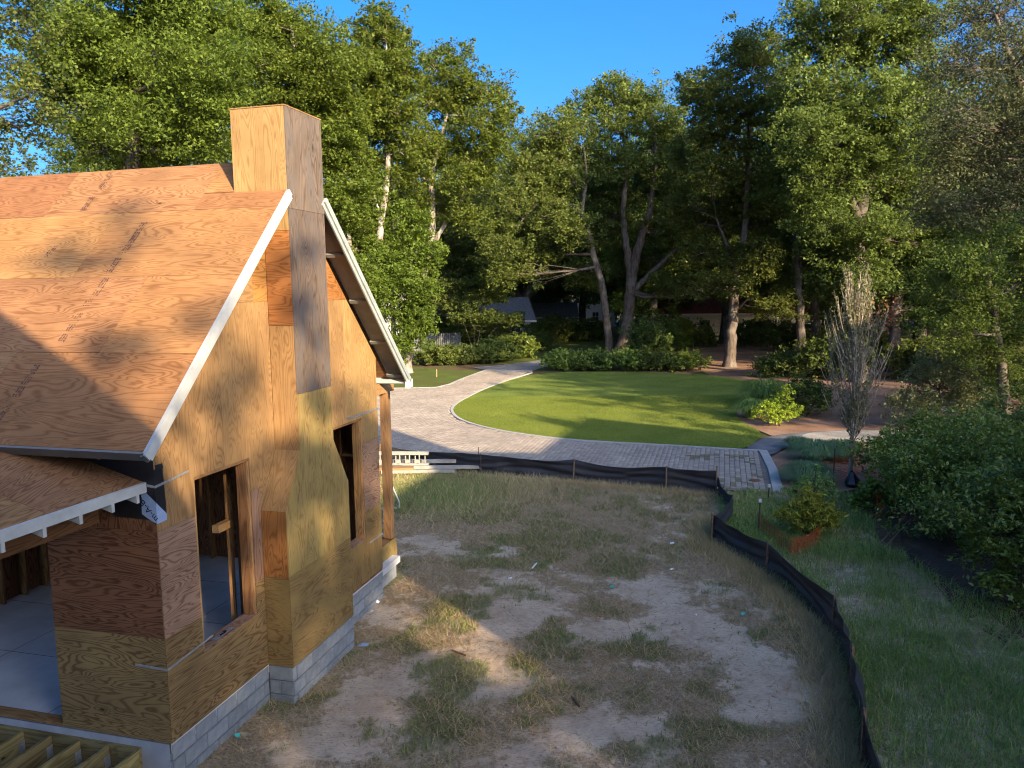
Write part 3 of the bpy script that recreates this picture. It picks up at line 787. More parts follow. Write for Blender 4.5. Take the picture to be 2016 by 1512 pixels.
sidep(3.68 - T - e, [(CW + T + e, 0), (-e, 0), (-e, 2.13), (CW + T + e, 2.13)], PLY_GREEN, Z)
prism(WT, [(2.33 + T + 2 * e, 6.2), (3.27 - T - 2 * e, 6.2), (3.27 - T - 2 * e, 7.38), (2.33 + T + 2 * e, 7.38)], 'w', .42 - T, T, PLY_TAN, house, Z)
sidep(3.27 - T - e, [(e, 6.2), (.42, 6.2), (.42, 7.38), (e, 7.38)], PLY_TAN, Z)
# sloping shoulder sheets
mobj(WT, [(1.92, CW + T, 2.14), (2.33, CW + T, 2.88), (2.33, -e, 2.88), (1.92, -e, 2.14), (1.935, CW + T, 2.13), (2.345, CW + T, 2.87), (2.345, -e, 2.87), (1.935, -e, 2.13)],
     [(0, 1, 2, 3), (7, 6, 5, 4), (0, 4, 5, 1), (1, 5, 6, 2), (2, 6, 7, 3), (3, 7, 4, 0)], PLY_TAN, house, Z)
mobj(WT, [(3.68, CW + T, 2.13), (3.27, CW + T, 2.85), (3.27, -e, 2.85), (3.68, -e, 2.13), (3.665, CW + T, 2.12), (3.255, CW + T, 2.84), (3.255, -e, 2.84), (3.665, -e, 2.12)],
     [(3, 2, 1, 0), (4, 5, 6, 7), (1, 5, 4, 0), (2, 6, 5, 1), (3, 7, 6, 2), (0, 4, 7, 3)], PLY_TAN, house, Z)
box('chimney_cap', (2.324, CW - .005, 7.382), (3.277, .427, 7.396), PLY_TAN, house, X)
# front wall (camera side), u = 0
def frontp(poly, mat, grain, label=None): return prism(WT, [(p[0] + (.002 if p[0] < .01 else 0), p[1]) for p in poly], 'u', 0.0, T, mat, house, grain, label=label)
frontp([(T, 0), (1.5, 0), (1.5, 1.218), (T, 1.218)], PLY_OLIVE, (0, 1, 0), 'dark olive plywood sheet low on the front wall')
frontp([(T, 1.222), (1.5, 1.222), (1.5, 2.438), (T, 2.438)], PLY_BROWN, (0, 1, 0), 'dark reddish plywood sheet beside the open doorway')
frontp([(T, 2.442), (6.5, 2.442), (6.5, 3.75), (T, 3.75)], PLY_BROWN, Z)
frontp([(6.0, 0), (9.5, 0), (9.5, 2.438), (6.0, 2.438)], PLY_BROWN, (0, 1, 0))
# membrane wrap with its printed band
mb = MB()
mb.add([(-.004, -.006, 2.56), (-.004, .54, 2.58), (-.004, 1.6, 3.3), (-.004, 1.6, 3.7), (-.004, -.006, 3.7), (-.012, .2, 3.0)], [(0, 4, 3, 2, 1)])
mb.add([(-.005, -.005, 2.54), (.155, -.005, 2.53), (.135, -.005, 3.13), (.10, -.006, 3.17), (-.005, -.007, 3.12)], [(0, 1, 2, 3, 4)])
mb.add([(.02, -.02, 3.1), (.13, -.02, 3.12), (.13, -.006, 3.17), (.02, -.006, 3.17)], [(0, 1, 2, 3)])
mem = mb.build('membrane_wrap', MEMBRANE, house)
mobj('membrane_band', [(-.009, .18, 2.63), (-.009, .17, 2.87), (-.009, .13, 2.89), (-.009, -.006, 2.77), (-.009, -.008, 2.535), (-.009, .06, 2.56)], [(0, 1, 2, 3, 4, 5)], BAND, house)
mobj('membrane_band', [(-.009, -.0085, 2.77), (.150, -.0085, 2.60), (.147, -.0085, 2.535), (-.009, -.0085, 2.53)], [(0, 3, 2, 1)], BAND, house)
fc = bpy.data.curves.new('band_lettering', 'FONT'); fc.body = 'm-A-Ba'; fc.size = .105; fc.extrude = .0005; fc.align_x = 'CENTER'; fc.align_y = 'CENTER'
fc.materials.append(BLACK)
ftmp = bpy.data.objects.new('band_lettering', fc)
fo = bpy.data.objects.new('band_lettering', bpy.data.meshes.new_from_object(ftmp)); bpy.data.objects.remove(ftmp); COL.objects.link(fo); fo.parent = house
if not fo.data.materials: fo.data.materials.append(BLACK)
dx_ = Vector((0, .66, .75)).normalized(); nn_ = Vector((-1, 0, 0)); uy_ = nn_.cross(dx_)
fo.matrix_local = Matrix(((dx_[0], uy_[0], nn_[0], -.0115), (dx_[1], uy_[1], nn_[1], .10), (dx_[2], uy_[2], nn_[2], 2.69), (0, 0, 0, 1)))
# metal straps
MB().add([(-.008, .09, 2.965), (-.008, -.012, 2.95), (-.008, -.012, 2.925), (-.008, .09, 2.935)], [(0, 1, 2, 3)]).add([(-.01, -.0075, 2.95), (.55, -.0075, 3.0), (.55, -.0075, 2.972), (-.01, -.0075, 2.922)], [(3, 2, 1, 0)]).build('metal_strap', STRAP, house)
MB().add([(-.005, .42, .90), (-.005, -.009, .885), (-.005, -.009, .855), (-.005, .42, .87)], [(0, 1, 2, 3)]).add([(-.005, -.0085, .885), (.8, -.0085, .93), (.8, -.0085, .902), (-.005, -.0085, .855)], [(3, 2, 1, 0)]).build('metal_strap', STRAP, house)
box('metal_strap', (4.45, -.0085, 2.94), (5.6, -.0035, 2.97), STRAP, house)
box('metal_strap', (5.1, -.0085, .66), (5.62, -.0035, .69), STRAP, house)
# window framing of both gable windows
def window(u0, u1, z0, z1):
    fr = thing('window_opening', 'x', 'x'); del fr['label']; del fr['category']; fr.parent = house
    box('jamb', (u1 - .04, T + .002, z0), (u1, .155, z1), LUMBER, fr, Z)
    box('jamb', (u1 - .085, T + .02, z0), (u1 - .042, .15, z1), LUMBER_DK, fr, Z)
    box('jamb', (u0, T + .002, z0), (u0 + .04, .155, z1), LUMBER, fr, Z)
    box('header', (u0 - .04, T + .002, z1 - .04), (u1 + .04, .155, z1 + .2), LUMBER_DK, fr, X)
    box('sill_board', (u0 - .02, -.012, z0 - .004), (u1 + .02, .17, z0 + .014), PLY_PINK, fr, X)
window(.62, 1.73, .79, 2.89)
window(3.87, 4.98, .79, 2.89)
box('sill_strap', (.9, .03, .806), (1.25, .09, .809), STRAP, house)
mobj('sill_mark', [(1.0, .04, .8105), (1.12, .04, .8105), (1.17, .08, .8105), (1.12, .1, .8105), (1.1, .07, .8105), (1.03, .08, .8105)], [(0, 1, 2, 3, 4, 5)], BLACK, house)
# studs behind the gable wall
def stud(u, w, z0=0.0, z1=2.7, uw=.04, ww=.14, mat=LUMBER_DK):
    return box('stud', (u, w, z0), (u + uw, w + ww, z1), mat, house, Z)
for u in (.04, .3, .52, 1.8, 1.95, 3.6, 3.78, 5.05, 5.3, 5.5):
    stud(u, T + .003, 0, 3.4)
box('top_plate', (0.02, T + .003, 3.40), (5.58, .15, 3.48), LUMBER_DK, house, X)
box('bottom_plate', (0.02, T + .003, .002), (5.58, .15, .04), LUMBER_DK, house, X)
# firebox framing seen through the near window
for u in (2.35, 3.2, 3.6): box('stud', (u, .55, .0), (u + .04, .69, 3.2), LUMBER_DK, house, Z)  # dim interior put into the studs' darker colour; thin post kept lighter
box('block_board', (1.70, .50, 1.86), (2.0, .60, 1.96), LUMBER, house, X)
box('stud', (2.0, .52, 0), (2.03, .60, 2.75), LUMBER, house, Z)
# slab and inside
slab = box('floor_slab', (0.003, T, -.12), (6.4, 9.5, 0.0), SLAB, house)
for u in (1.4, 2.9, 4.4): box('slab_joint', (u, .2, .0005), (u + .008, 9.4, .0015), BLACK, slab)
for w in (1.9, 3.8, 5.7): box('slab_joint', (.05, w, .0017), (5.5, w + .008, .0022), BLACK, slab)
for u in np.arange(.2, 5.5, .42): stud(u, 5.4, 0, 3.3)
for w in np.arange(.25, 9.3, .40):
    if not (1.5 < w < 2.5): box('stud', (5.45, w, 0), (5.585, w + .04, 3.4), LUMBER_DK, house, Z)
box('wall_sheet', (5.59, T, 0), (5.602, 1.45, 3.45), PLY_BROWN, house, Z)
box('wall_sheet', (5.59, 2.55, 0), (5.602, 9.5, 3.45), PLY_BROWN, house, Z)
box('wall_sheet', (5.59, 1.455, 2.35), (5.602, 2.545, 3.45), PLY_BROWN, house, Z)
box('header', (5.45, 1.45, 2.2), (5.585, 2.55, 2.38), LUMBER_DK, house, (0, 1, 0))
box('noggin', (5.46, .3, 2.1), (5.58, 1.45, 2.14), LUMBER, house, (0, 1, 0))
box('wall_sheet', (.02, 5.55, 0), (5.58, 5.562, 3.4), PLY_BROWN, house, Z)
box('ceiling_sheet', (.02, .16, 3.5), (5.58, 5.5, 3.512), PLY_BROWN, house, X)
box('wall_sheet', (.0, 9.49, 0), (5.6, 9.502, 3.4), PLY_BROWN, house, Z)
box('bottom_plate', (-.002, 1.5, .002), (.14, 6.0, .035), LUMBER_DK, house, (0, 1, 0))
box('header', (.02, 1.5, 2.36), (.16, 6.0, 2.44), LUMBER_DK, house, (0, 1, 0))
# sheet of paper board lying inside
prism('board_scrap', [(.66, .3), (.9, .45), (.72, .62)], 'z', .004, .01, WHITEPAINT, house, X)
# back porch post and its low base
box('porch_post', (6.45, .20, .30), (6.60, .35, 3.12), LUMBER, house, Z)
box('porch_beam', (5.62, .18, 3.13), (6.75, .36, 3.33), LUMBER, house, X)
box('porch_base', (5.61, .17, -.08), (6.62, .182, .29), PLY_GREEN, house, Z)
box('porch_base', (5.61, .19, -.5), (6.60, 3.0, -.085), BLOCK, house)
box('porch_base', (5.61, .19, -.084), (6.60, 3.0, .27), LUMBER_DK, house)

# block foundation
box('foundation_core', (.022, .022, -.75), (5.588, 9.4, -.125), MORTAR, house)
box('foundation_core', (1.942, CW + .022, -.75), (3.66, .021, -.003), MORTAR, house)
box('foundation_core', (.015, .021, -.124), (5.587, .15, -.002), MORTAR, house)
box('foundation_core', (-.001, .02, -.124), (.0025, 9.4, -.002), MORTAR, house)
def block_mesh(l, d=.09, h=.188):
    c = .004
    m_ = MB(); x0, x1 = 0, l
    v = [(0, 0 + c, c), (l, 0 + c, c), (l, c, h - c), (0, c, h - c), (c, 0, 2 * c), (l - c, 0, 2 * c), (l - c, 0, h - 2 * c), (c, 0, h - 2 * c), (0, d, 0), (l, d, 0), (l, d, h), (0, d, h)]
    f = [(4, 5, 6, 7), (0, 1, 5, 4), (1, 2, 6, 5), (2, 3, 7, 6), (3, 0, 4, 7), (8, 9, 1, 0), (9, 10, 2, 1), (10, 11, 3, 2), (11, 8, 0, 3)]
    me = bpy.data.meshes.new('block'); me.from_pydata(v, [], f); me.materials.append(BLOCK); return me
BMs = {}
def block_run(p0, dirv, length, offs):
    """p0 local start, dirv (1,0)=+u or (0,1)=+w facing out; blocks proud of the core"""
    for k in range(4):
        z = -.008 - (k + 1) * .2
        t = -(.2 if k % 2 else 0) + offs
        while t < length - .01:
            a = max(t, 0); b = min(t + .4, length); t += .4
            if b - a < .04: continue
            l = round(b - a - .011, 3)
            if l not in BMs: BMs[l] = block_mesh(l)
            o = bpy.data.objects.new('block', BMs[l])
            j = prng.uniform(-.0015, .0015)
            if dirv == 'u': o.location = (p0[0] + a + .0045, p0[1] + j, z)
            else:
                o.location = (p0[0] + j, p0[1] + b - .0045, z); o.rotation_euler = (0, 0, -math.pi / 2)
            finish(o, parent=house)
block_run((0, .004, 0), 'u', 1.92, 0)
block_run((1.92, CW + .004, 0), 'u', 1.76, .1)
block_run((3.68, .004, 0), 'u', 1.92, .15)
block_run((1.923, CW + .012, 0), 'w', .37, 0)
block_run((-.012, .012, 0), 'w', 6.0, 0.1)
box('stucco_face', (-.02, .03, -.75), (-.014, 6.0, -.006), simple('grey_stucco', (.30, .32, .35), .9, .2, .12, 3), house)

# roof sheets on both slopes
S2 = math.sqrt(.5)
def roofsheet(w0, w1, s0, s1, mat, side=0, lab=None):
    # slope distance s from the eave; near side rises with +u
    def P(w, s, h):
        u = -.55 + s * S2; z = 3.45 + s * S2
        nu, nz = (-S2, S2)
        if side: return (5.6 - u - nu * h, w, z + nz * h)
        return (u + nu * h, w, z + nz * h)
    g = .0032; jit = random.uniform(-.003, .003)
    th = .015
    v = [P(w0 + g, s0 + g, -th), P(w1 - g, s0 + g, -th), P(w1 - g, s1 - g, -th), P(w0 + g, s1 - g, -th), P(w0 + g, s0 + g, jit), P(w1 - g, s0 + g, jit), P(w1 - g, s1 - g, jit), P(w0 + g, s1 - g, jit)]
    f = BOXF if not side else [tuple(reversed(q)) for q in BOXF]
    f = [tuple(reversed(q)) for q in f]
    mobj('roof_sheet', v, f, mat, house, (0, 1, 0), label=lab)
rows = [(0, 1.27, -.37, [2.07]), (1.27, 2.5, -.37, [.92]), (2.5, 3.74, -.37, [2.07]), (3.74, 4.735, -.37, [.88])]
WEND = 9.6
for ri, (s0, s1, wst, js) in enumerate(rows):
    edges = [wst]; j = js[0]
    while j < WEND: edges.append(j); j += 2.44
    edges.append(WEND)
    for q in range(len(edges) - 1):
        a, b_ = edges[q], edges[q + 1]
        m_ = PLY_ROOFR if (ri in (0, 1) and q >= 1) or (ri == 3 and q % 2 == 1) else PLY_ROOF
        if ri == 3 and q == 0:
            # cut round the chimney (u 2.33 .. 2.8, w -.38 .. .42)
            sc_ = (2.33 + .55) / S2
            roofsheet(a, b_, s0, sc_ - .003, m_)
            roofsheet(.425, b_, sc_ - .001, s1, m_)
        else:
            roofsheet(a, b_, s0, s1, m_)
        if not (ri == 3 and q == 0): roofsheet(a, b_, s0, s1, PLY_ROOF, 1)
        else:
            roofsheet(a, b_, s0, sc_ - .66 + .0, PLY_ROOF, 1)
# dark underlay so joints read dark
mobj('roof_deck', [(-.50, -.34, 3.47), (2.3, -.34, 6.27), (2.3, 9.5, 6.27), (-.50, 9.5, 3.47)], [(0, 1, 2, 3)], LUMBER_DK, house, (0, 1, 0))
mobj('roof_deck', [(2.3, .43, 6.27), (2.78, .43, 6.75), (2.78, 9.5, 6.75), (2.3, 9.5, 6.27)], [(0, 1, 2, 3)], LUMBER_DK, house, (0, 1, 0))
# trim: rake boards, eave fascia, rafter tails, lookouts
def rake(name, s0, s1, w0, w1, d0, d1, mat, side=0):
    def P(w, s, h):
        u = -.55 + s * S2; z = 3.45 + s * S2
        if side: return (5.6 - u + S2 * h, w, z + S2 * h)
        return (u - S2 * h, w, z + S2 * h)
    v = [P(w0, s0, d0), P(w1, s0, d0), P(w1, s1, d0), P(w0, s1, d0), P(w0, s0, d1), P(w1, s0, d1), P(w1, s1, d1), P(w0, s1, d1)]
    return mobj(name, v, [tuple(reversed(q)) for q in BOXF], mat, house, (1, 0, 1))
for sd_ in (0, 1):
    smax = 4.05 if sd_ == 0 else 4.05
    rake('rake_board', -.02, smax, -.395, -.372, -.135, .006, (TRIM, TRIM_SHADED)[sd_], sd_)
    rake('rake_trim', -.05, smax, -.42, -.397, -.075, .012, (TRIM, TRIM_SHADED)[sd_], sd_)
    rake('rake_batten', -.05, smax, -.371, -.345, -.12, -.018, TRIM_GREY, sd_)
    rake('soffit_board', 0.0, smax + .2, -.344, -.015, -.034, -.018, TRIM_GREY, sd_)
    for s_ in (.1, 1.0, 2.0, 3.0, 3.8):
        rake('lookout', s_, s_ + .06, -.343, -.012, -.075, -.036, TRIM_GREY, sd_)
# eave fascia and rafter tails
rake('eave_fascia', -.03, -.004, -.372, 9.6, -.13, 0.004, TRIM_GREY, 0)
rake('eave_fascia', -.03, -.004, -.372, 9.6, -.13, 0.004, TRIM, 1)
for w in np.arange(.28, 9.4, .41):
    for sd_ in (0, 1):
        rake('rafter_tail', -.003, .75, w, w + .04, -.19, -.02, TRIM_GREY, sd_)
box('ridge_board', (2.78, .43, 6.5), (2.82, 9.5, 6.765), LUMBER_DK, house, (0, 1, 0))
# rake end block
mobj('rake_return', boxv((6.02, -.42, 3.28), (6.24, -.36, 3.42)), BOXF, WHITEPAINT, house)
# grade stamps: rows of small printed ticks
def stamp(w, s, n, dens):
    m_ = MB()
    for a in range(n):
        if prng.random() > dens: continue
        for r in range(3):
            if prng.random() > .8: continue
            s_a = s + a * .022; l = prng.uniform(.012, .021); wa = w + r * .035 + prng.uniform(-.004, .004); ww = prng.uniform(.015, .028)
            def P(ws, ss): return (-.55 + ss * S2 - S2 * .003, ws, 3.45 + ss * S2 + S2 * .003)
            m_.add([P(wa, s_a), P(wa + ww, s_a), P(wa + ww, s_a + l), P(wa, s_a + l)], [(3, 2, 1, 0)])
    m_.build('grade_stamp', STAMPM, house, kind='stuff')
for (w, s, n, d_) in [(1.50, 1.42, 22, .8), (1.5, 2.0, 6, .5), (1.47, 2.17, 14, .95), (1.5, 2.58, 12, 1.0), (1.5, 2.84, 5, .5), (1.48, 2.98, 26, .85), (1.6, .62, 22, .85), (1.62, .24, 12, .9), (2.67, 3.84, 8, 1.0), (2.68, 4.05, 4, .5), (2.66, 4.3, 18, .8), (2.67, 2.9, 10, .8), (3.9, 1.4, 20, .8), (3.9, 2.1, 12, .9), (5.1, 3.9, 20, .8)]:
    stamp(w, s, n, d_)

# low porch roof in front, ridge running toward the viewer
PP = .29
def pr(u, w, h): return (u, w, 2.985 + (w - .12) * PP + h)
for (a, b_) in ((-3.6, -1.25), (-1.25, -.012)):
    v = [pr(a + .002, .12, -.018), pr(b_ - .002, .12, -.018), pr(b_ - .002, 2.4, -.018), pr(a + .002, 2.4, -.018), pr(a + .002, .12, 0), pr(b_ - .002, .12, 0), pr(b_ - .002, 2.4, 0), pr(a + .002, 2.4, 0)]
    mobj('porch_roof_sheet', v, BOXF, PLY_ROOFR, house, (1, .3, 0))
mobj('porch_fascia', [pr(-3.6, .095, -.1), pr(-.01, .095, -.1), pr(-.01, .119, -.1), pr(-3.6, .119, -.1), pr(-3.6, .095, .004), pr(-.01, .095, .004), pr(-.01, .119, .004), pr(-3.6, .119, .004)], BOXF, TRIM, house, X)
for u in (-.12, -.47, -.88, -1.3, -1.73, -2.15, -2.57, -3.0, -3.4):
    v = [pr(u - .04, .10, -.19), pr(u, .10, -.19), pr(u, .10, -.101), pr(u - .04, .10, -.101), pr(u - .04, .5, -.19), pr(u, .5, -.19), pr(u, .5, -.02), pr(u - .04, .5, -.02)]
    mobj('rafter_tail', v, [(0, 1, 2, 3), (7, 6, 5, 4), (0, 4, 5, 1), (1, 5, 6, 2), (2, 6, 7, 3), (3, 7, 4, 0)], TRIM, house)
    v = [pr(u - .04, .52, -.2), pr(u, .52, -.2), pr(u, 2.35, -.2), pr(u - .04, 2.35, -.2), pr(u - .04, .52, -.02), pr(u, .52, -.02), pr(u, 2.35, -.02), pr(u - .04, 2.35, -.02)]
    mobj('rafter', v, BOXF, LUMBER_DK, house, (0, 1, 0))
box('porch_beam', (-3.4, .74, 2.50), (-.015, .84, 2.82), LUMBER_DK, house, X)
# deck joists
box('ledger_board', (-.062, .40, -.36), (-.022, 6.0, -.085), TREATED, house, (0, 1, 0))
box('joist', (-3.0, .40, -.36), (-.064, .44, -.10), TREATED, house, X)
for i, w in enumerate(np.arange(.80, 5.6, .405)):
    box('joist', (-3.0, w, -.36), (-.066, w + .04, -.10), TREATED, house, X)
    MB().box((-.15, w - .004, -.34), (-.066, w - .001, -.2)).box((-.15, w + .041, -.34), (-.066, w + .044, -.2)).build('joist_hanger', STRAP, house)
box('rim_joist', (-3.04, .40, -.36), (-3.002, 5.6, -.10), TREATED, house, (0, 1, 0))

# ------------------------------------------------------------------ silt fence
fence = thing('silt_fence', 'long black fabric silt fence on stakes round the sandy yard', 'fence', (0, 0, 0))
def fence_fabric(path, h, name='fabric', sag=.12):
    pts = []
    for a, b_ in zip(path[:-1], path[1:]):
        n = max(8, int(np.linalg.norm(b_ - a) / .12))
        for i in range(n):
            pts.append((a + (b_ - a) * i / n, i / n))
    pts.append((path[-1], 0.0))
    P = np.array([p[0] for p in pts]); f_ = np.array([p[1] for p in pts])
    T_ = np.gradient(P, axis=0); T_ /= np.linalg.norm(T_, axis=1, keepdims=True); Nn = np.stack([-T_[:, 1], T_[:, 0]], 1)
    s_ = np.concatenate([[0], np.cumsum(np.linalg.norm(np.diff(P, axis=0), axis=1))])
    R = 18; V = []
    for r in range(R):
        v = r / (R - 1)
        wav = .10 * (fbm(s_ * 1.0 + 3 * v, np.full_like(s_, v * 7.0) + s_ * .7, 1.0, 61, 3) - .5) + .05 * (fbm(s_, np.full_like(s_, v * 14.0), 1.6, 71, 3) - .5) + .03 * np.sin(s_ * 2.1 + v * 6) * (1 - v) + .035 * np.sin(s_ * 5.3 + 4 * v * np.sin(s_)) + .03 * np.sin(v * 19 + 3 * np.sin(s_ * 1.7)) * np.sin(np.pi * v)
        z = -.04 + v * (h + .04) - sag * v * np.sin(np.pi * f_) ** 1.0 * (.6 + .4 * np.sin(s_ * .9))
        bulge = .10 * np.sin(np.pi * v) * np.sin(np.pi * f_)
        Q = P + Nn * (wav * .6 + bulge)[:, None]
        V.append(np.stack([Q[:, 0], Q[:, 1], z], 1))
    V = np.stack(V, 0); n = V.shape[1]; VV = V.reshape(-1, 3)
    i = np.arange(R - 1)[:, None] * n; j = np.arange(n - 1)[None, :]
    F = np.stack([i + j, i + j + 1, i + n + j + 1, i + n + j], -1).reshape(-1, 4)
    me = fast_mesh(name, VV, F, FABRIC, True)
    uvl = me.uv_layers.new(name='UVMap'); li = np.empty(len(me.loops), np.int32); me.loops.foreach_get('vertex_index', li)
    uv = np.stack([s_[li % n], (li // n) / (R - 1)], 1).astype(np.float32); uvl.data.foreach_set('uv', uv.ravel())
    o = bpy.data.objects.new(name, me)
    md = o.modifiers.new('thick', 'SOLIDIFY'); md.thickness = .004
    return finish(o, parent=fence)
fence_fabric(FENCE[:7], .64, sag=.14)
fence_fabric([FENCE[6], FENCE[7] + np.array([.35, .2]), FENCE[8] + np.array([0, .12])], .48, sag=.16)
fence_fabric(FENCE[8:], .62, sag=.06)
# crumpled corner
for i, q in enumerate(FENCE[1:14]):
    hgt = .62
    if i == 6: continue
    mt = STAKEWOOD if i not in (2,) else DARKMETAL
    MB().bar((q[0] - .02, q[1] - .03, -.1), (q[0] + prng.uniform(-.02, .02), q[1] - .03, hgt + (.05 if i != 5 else .16)), .035 if mt is STAKEWOOD else .02).build('stake', mt, fence)
q = gp(942, 925); MB().bar((q[0], q[1], -.1), (q[0] + .01, q[1], .72), .02).build('stake', DARKMETAL, fence)

# ------------------------------------------------------------------ ladder, boards, trestle
lp = gp(765, 938)
lad = thing('ladder', 'pale fibreglass ladder lying on edge along the lumber pile', 'ladder', (-2.55, 23.15, .30), math.radians(180 - 4))
for z in (.0, .36):
    MB().bar((0, 0, z), (3.6, 0, z), .03, .08).build('rail', ALU, lad)
for z in (0.02, .34): MB().bar((0, .09, z), (3.5, .09, z), .03, .06).build('rail', ALU, lad)
for i in range(11): MB().bar((.12 + i * .3, 0, .04), (.12 + i * .3, 0, .32), .035, .03).build('rung', ALU, lad)
for i in range(10): MB().bar((.28 + i * .3, .09, .05), (.28 + i * .3, .09, .31), .035, .03).build('rung', ALU, lad)
def board(name, label, cat, c, L_, w, h, rz, mat, group=None):
    o = box(name, (-L_, -w / 2, 0), (0, w / 2, h), mat, None, X)
    o.location = c; o.rotation_euler = (0, 0, rz); o['label'] = label; o['category'] = cat
    if group: o['group'] = group
    return o
board('lumber_board', 'long white primed board lying out farthest from the house', 'board', (-.75, 23.0, .19), 2.6, .14, .09, math.radians(-2), BOARDW, 'boards of the lumber pile')
board('lumber_board', 'pale board resting on top behind the ladder end', 'board', (-1.75, 23.45, .28), 2.5, .16, .10, math.radians(-2), BOARDW, 'boards of the lumber pile')
board('lumber_board', 'white board lowest in front of the lumber pile', 'board', (-1.75, 22.75, .13), 2.2, .12, .09, math.radians(-1), BOARDW, 'boards of the lumber pile')
board('lumber_board', 'yellow fresh timber lying under the ladder', 'board', (-3.0, 22.9, .10), 2.0, .3, .18, math.radians(-2), LUMBER, 'boards of the lumber pile')
for i, (x_, y_, l_, r_) in enumerate([(-1.6, 22.9, .1, 1), (-3.6, 23.1, .1, 1)]):
    b_ = box('support_block', (-.1, -.5, 0), (.1, .5, .1), STAKEWOOD, None, (0, 1, 0), loc=(x_, y_, 0), rotz=0)
    b_['label'] = ['dark timber block under the outer end of the lumber pile', 'dark timber block under the ladder near the house post'][i]; b_['category'] = 'timber block'
board('old_plank', 'old weathered plank slanting through the tall yard grass', 'plank', (*gp(852, 950), .06), 2.0, .14, .05, math.radians(35), STAKEWOOD)
tre = thing('folding_frame', 'white metal folding frame standing in grass beside the house post', 'metal frame', (*gp(778, 1003), 0))
MB().tube([(-.35, 1.3, .55), (-.1, .5, .4), (.10, .1, .16), (.1, 0, .04), (.04, -.03, .03), (-.35, -.05, .03)], [.018] * 6).build('leg', WHITEPAINT, tre)
MB().tube([(-.35, .1, .03), (0, .07, .03), (.05, .0, .03)], [.016] * 3).build('foot_bar', WHITEPAINT, tre)

# rust cover on the pavers
cv = gp(1486, 948)
m_ = MB(); a_ = np.linspace(0, 2 * np.pi, 25)[:-1]
v = [(.16 * math.cos(t) , .16 * math.sin(t), 0) for t in a_] + [(.155 * math.cos(t), .155 * math.sin(t), .012) for t in a_]
m_.add(v, [tuple(range(24, 48))] + [(i, (i + 1) % 24, 24 + (i + 1) % 24, 24 + i) for i in range(24)])
m_.build('drain_cover', RUST, label='round rusty drain cover near the end of the pavers', cat='drain cover', loc=(cv[0], cv[1], .034))

# scraps of litter
def scrap(px, py, r, mat, label, cat='litter'):
    p = gp(px, py); m2 = MB(); n = 7
    v = [(r * prng.uniform(.6, 1.2) * math.cos(2 * math.pi * i / n), r * prng.uniform(.4, .9) * math.sin(2 * math.pi * i / n), prng.uniform(.005, .05)) for i in range(n)] + [(0, 0, .06)]
    m2.add(v, [(i, (i + 1) % n, n) for i in range(n)])
    m2.build('paper_scrap' if mat is PAPER else 'plastic_scrap', mat, label=label, cat=cat, loc=(p[0], p[1], .0))
scrap(1324, 1072, .06, PAPER, 'crumpled white paper on grass nearest the silt fence bend')
scrap(1323, 1124, .06, PAPER, 'flat white paper scrap below the crumpled paper in the grass')
scrap(1004, 1142, .05, PAPER, 'pale paper scrap among grass in the middle of the yard')
scrap(743, 1187, .06, PAPER, 'white scrap on sand beside the corner of the block wall')
scrap(733, 1207, .04, PAPER, 'small white chip at the foot of the block wall')
scrap(715, 1272, .12, BAND, 'grey plastic wrapper lying beside the block foundation')
scrap(1205, 1158, .06, TEAL, 'pale teal plastic scrap at the centre of the yard')
scrap(1462, 1211, .05, TEAL, 'bright teal plastic scrap near the silt fence')
scrap(468, 1452, .05, TEAL, 'teal plastic scrap on sand near the front corner of the house')
scrap(1370, 1213, .03, PAPER, 'tiny white chip on the sand left of the teal scrap')
for (px, py, l_, an, mt, lab) in [(1052, 1116, .28, 1.2, PAPER, 'thin pale stick lying in the grass'), (903, 1288, .28, 2.5, RUST, 'short reddish stick on the bare sand'), (1133, 1385, .25, 1.9, DARKMETAL, 'short black offcut on the trampled sand')]:
    p = gp(px, py); MB().bar((-l_ / 2, 0, .02), (l_ / 2, 0, .03), .02).build('stick', mt, label=lab, cat='stick', loc=(p[0], p[1], 0), rotz=an)

# ------------------------------------------------------------------ vegetation builder
def leaves_mesh(name, C_, ln, wd, mat, flat=.35, tri=False):
    n = len(C_)
    nz = rng.normal(size=(n, 3)); nz[:, 2] = nz[:, 2] * .8 + flat * 2
    nz /= np.linalg.norm(nz, axis=1, keepdims=True)
    r = rng.normal(size=(n, 3)); d = np.cross(nz, r); d /= (np.linalg.norm(d, axis=1, keepdims=True) + 1e-9)
    s = np.cross(nz, d)
    k = rng.uniform(.5, 1.45, (n, 1))
    a = d * ln / 2 * k; b_ = s * wd / 2 * k; dr = nz * ln * .12 * k
    if tri:
        V = np.stack([C_ + a * 1.25, C_ - a * .8 + b_ * 1.1, C_ - a * .8 - b_ * 1.1], 1).reshape(-1, 3)
        return fast_mesh(name, V, np.arange(3 * n).reshape(-1, 3), mat)
    V = np.stack([C_ - a, C_ + b_ + dr, C_ + a, C_ - b_ + dr], 1).reshape(-1, 3)
    F = np.arange(4 * n).reshape(-1, 4)
    return fast_mesh(name, V, F, mat)

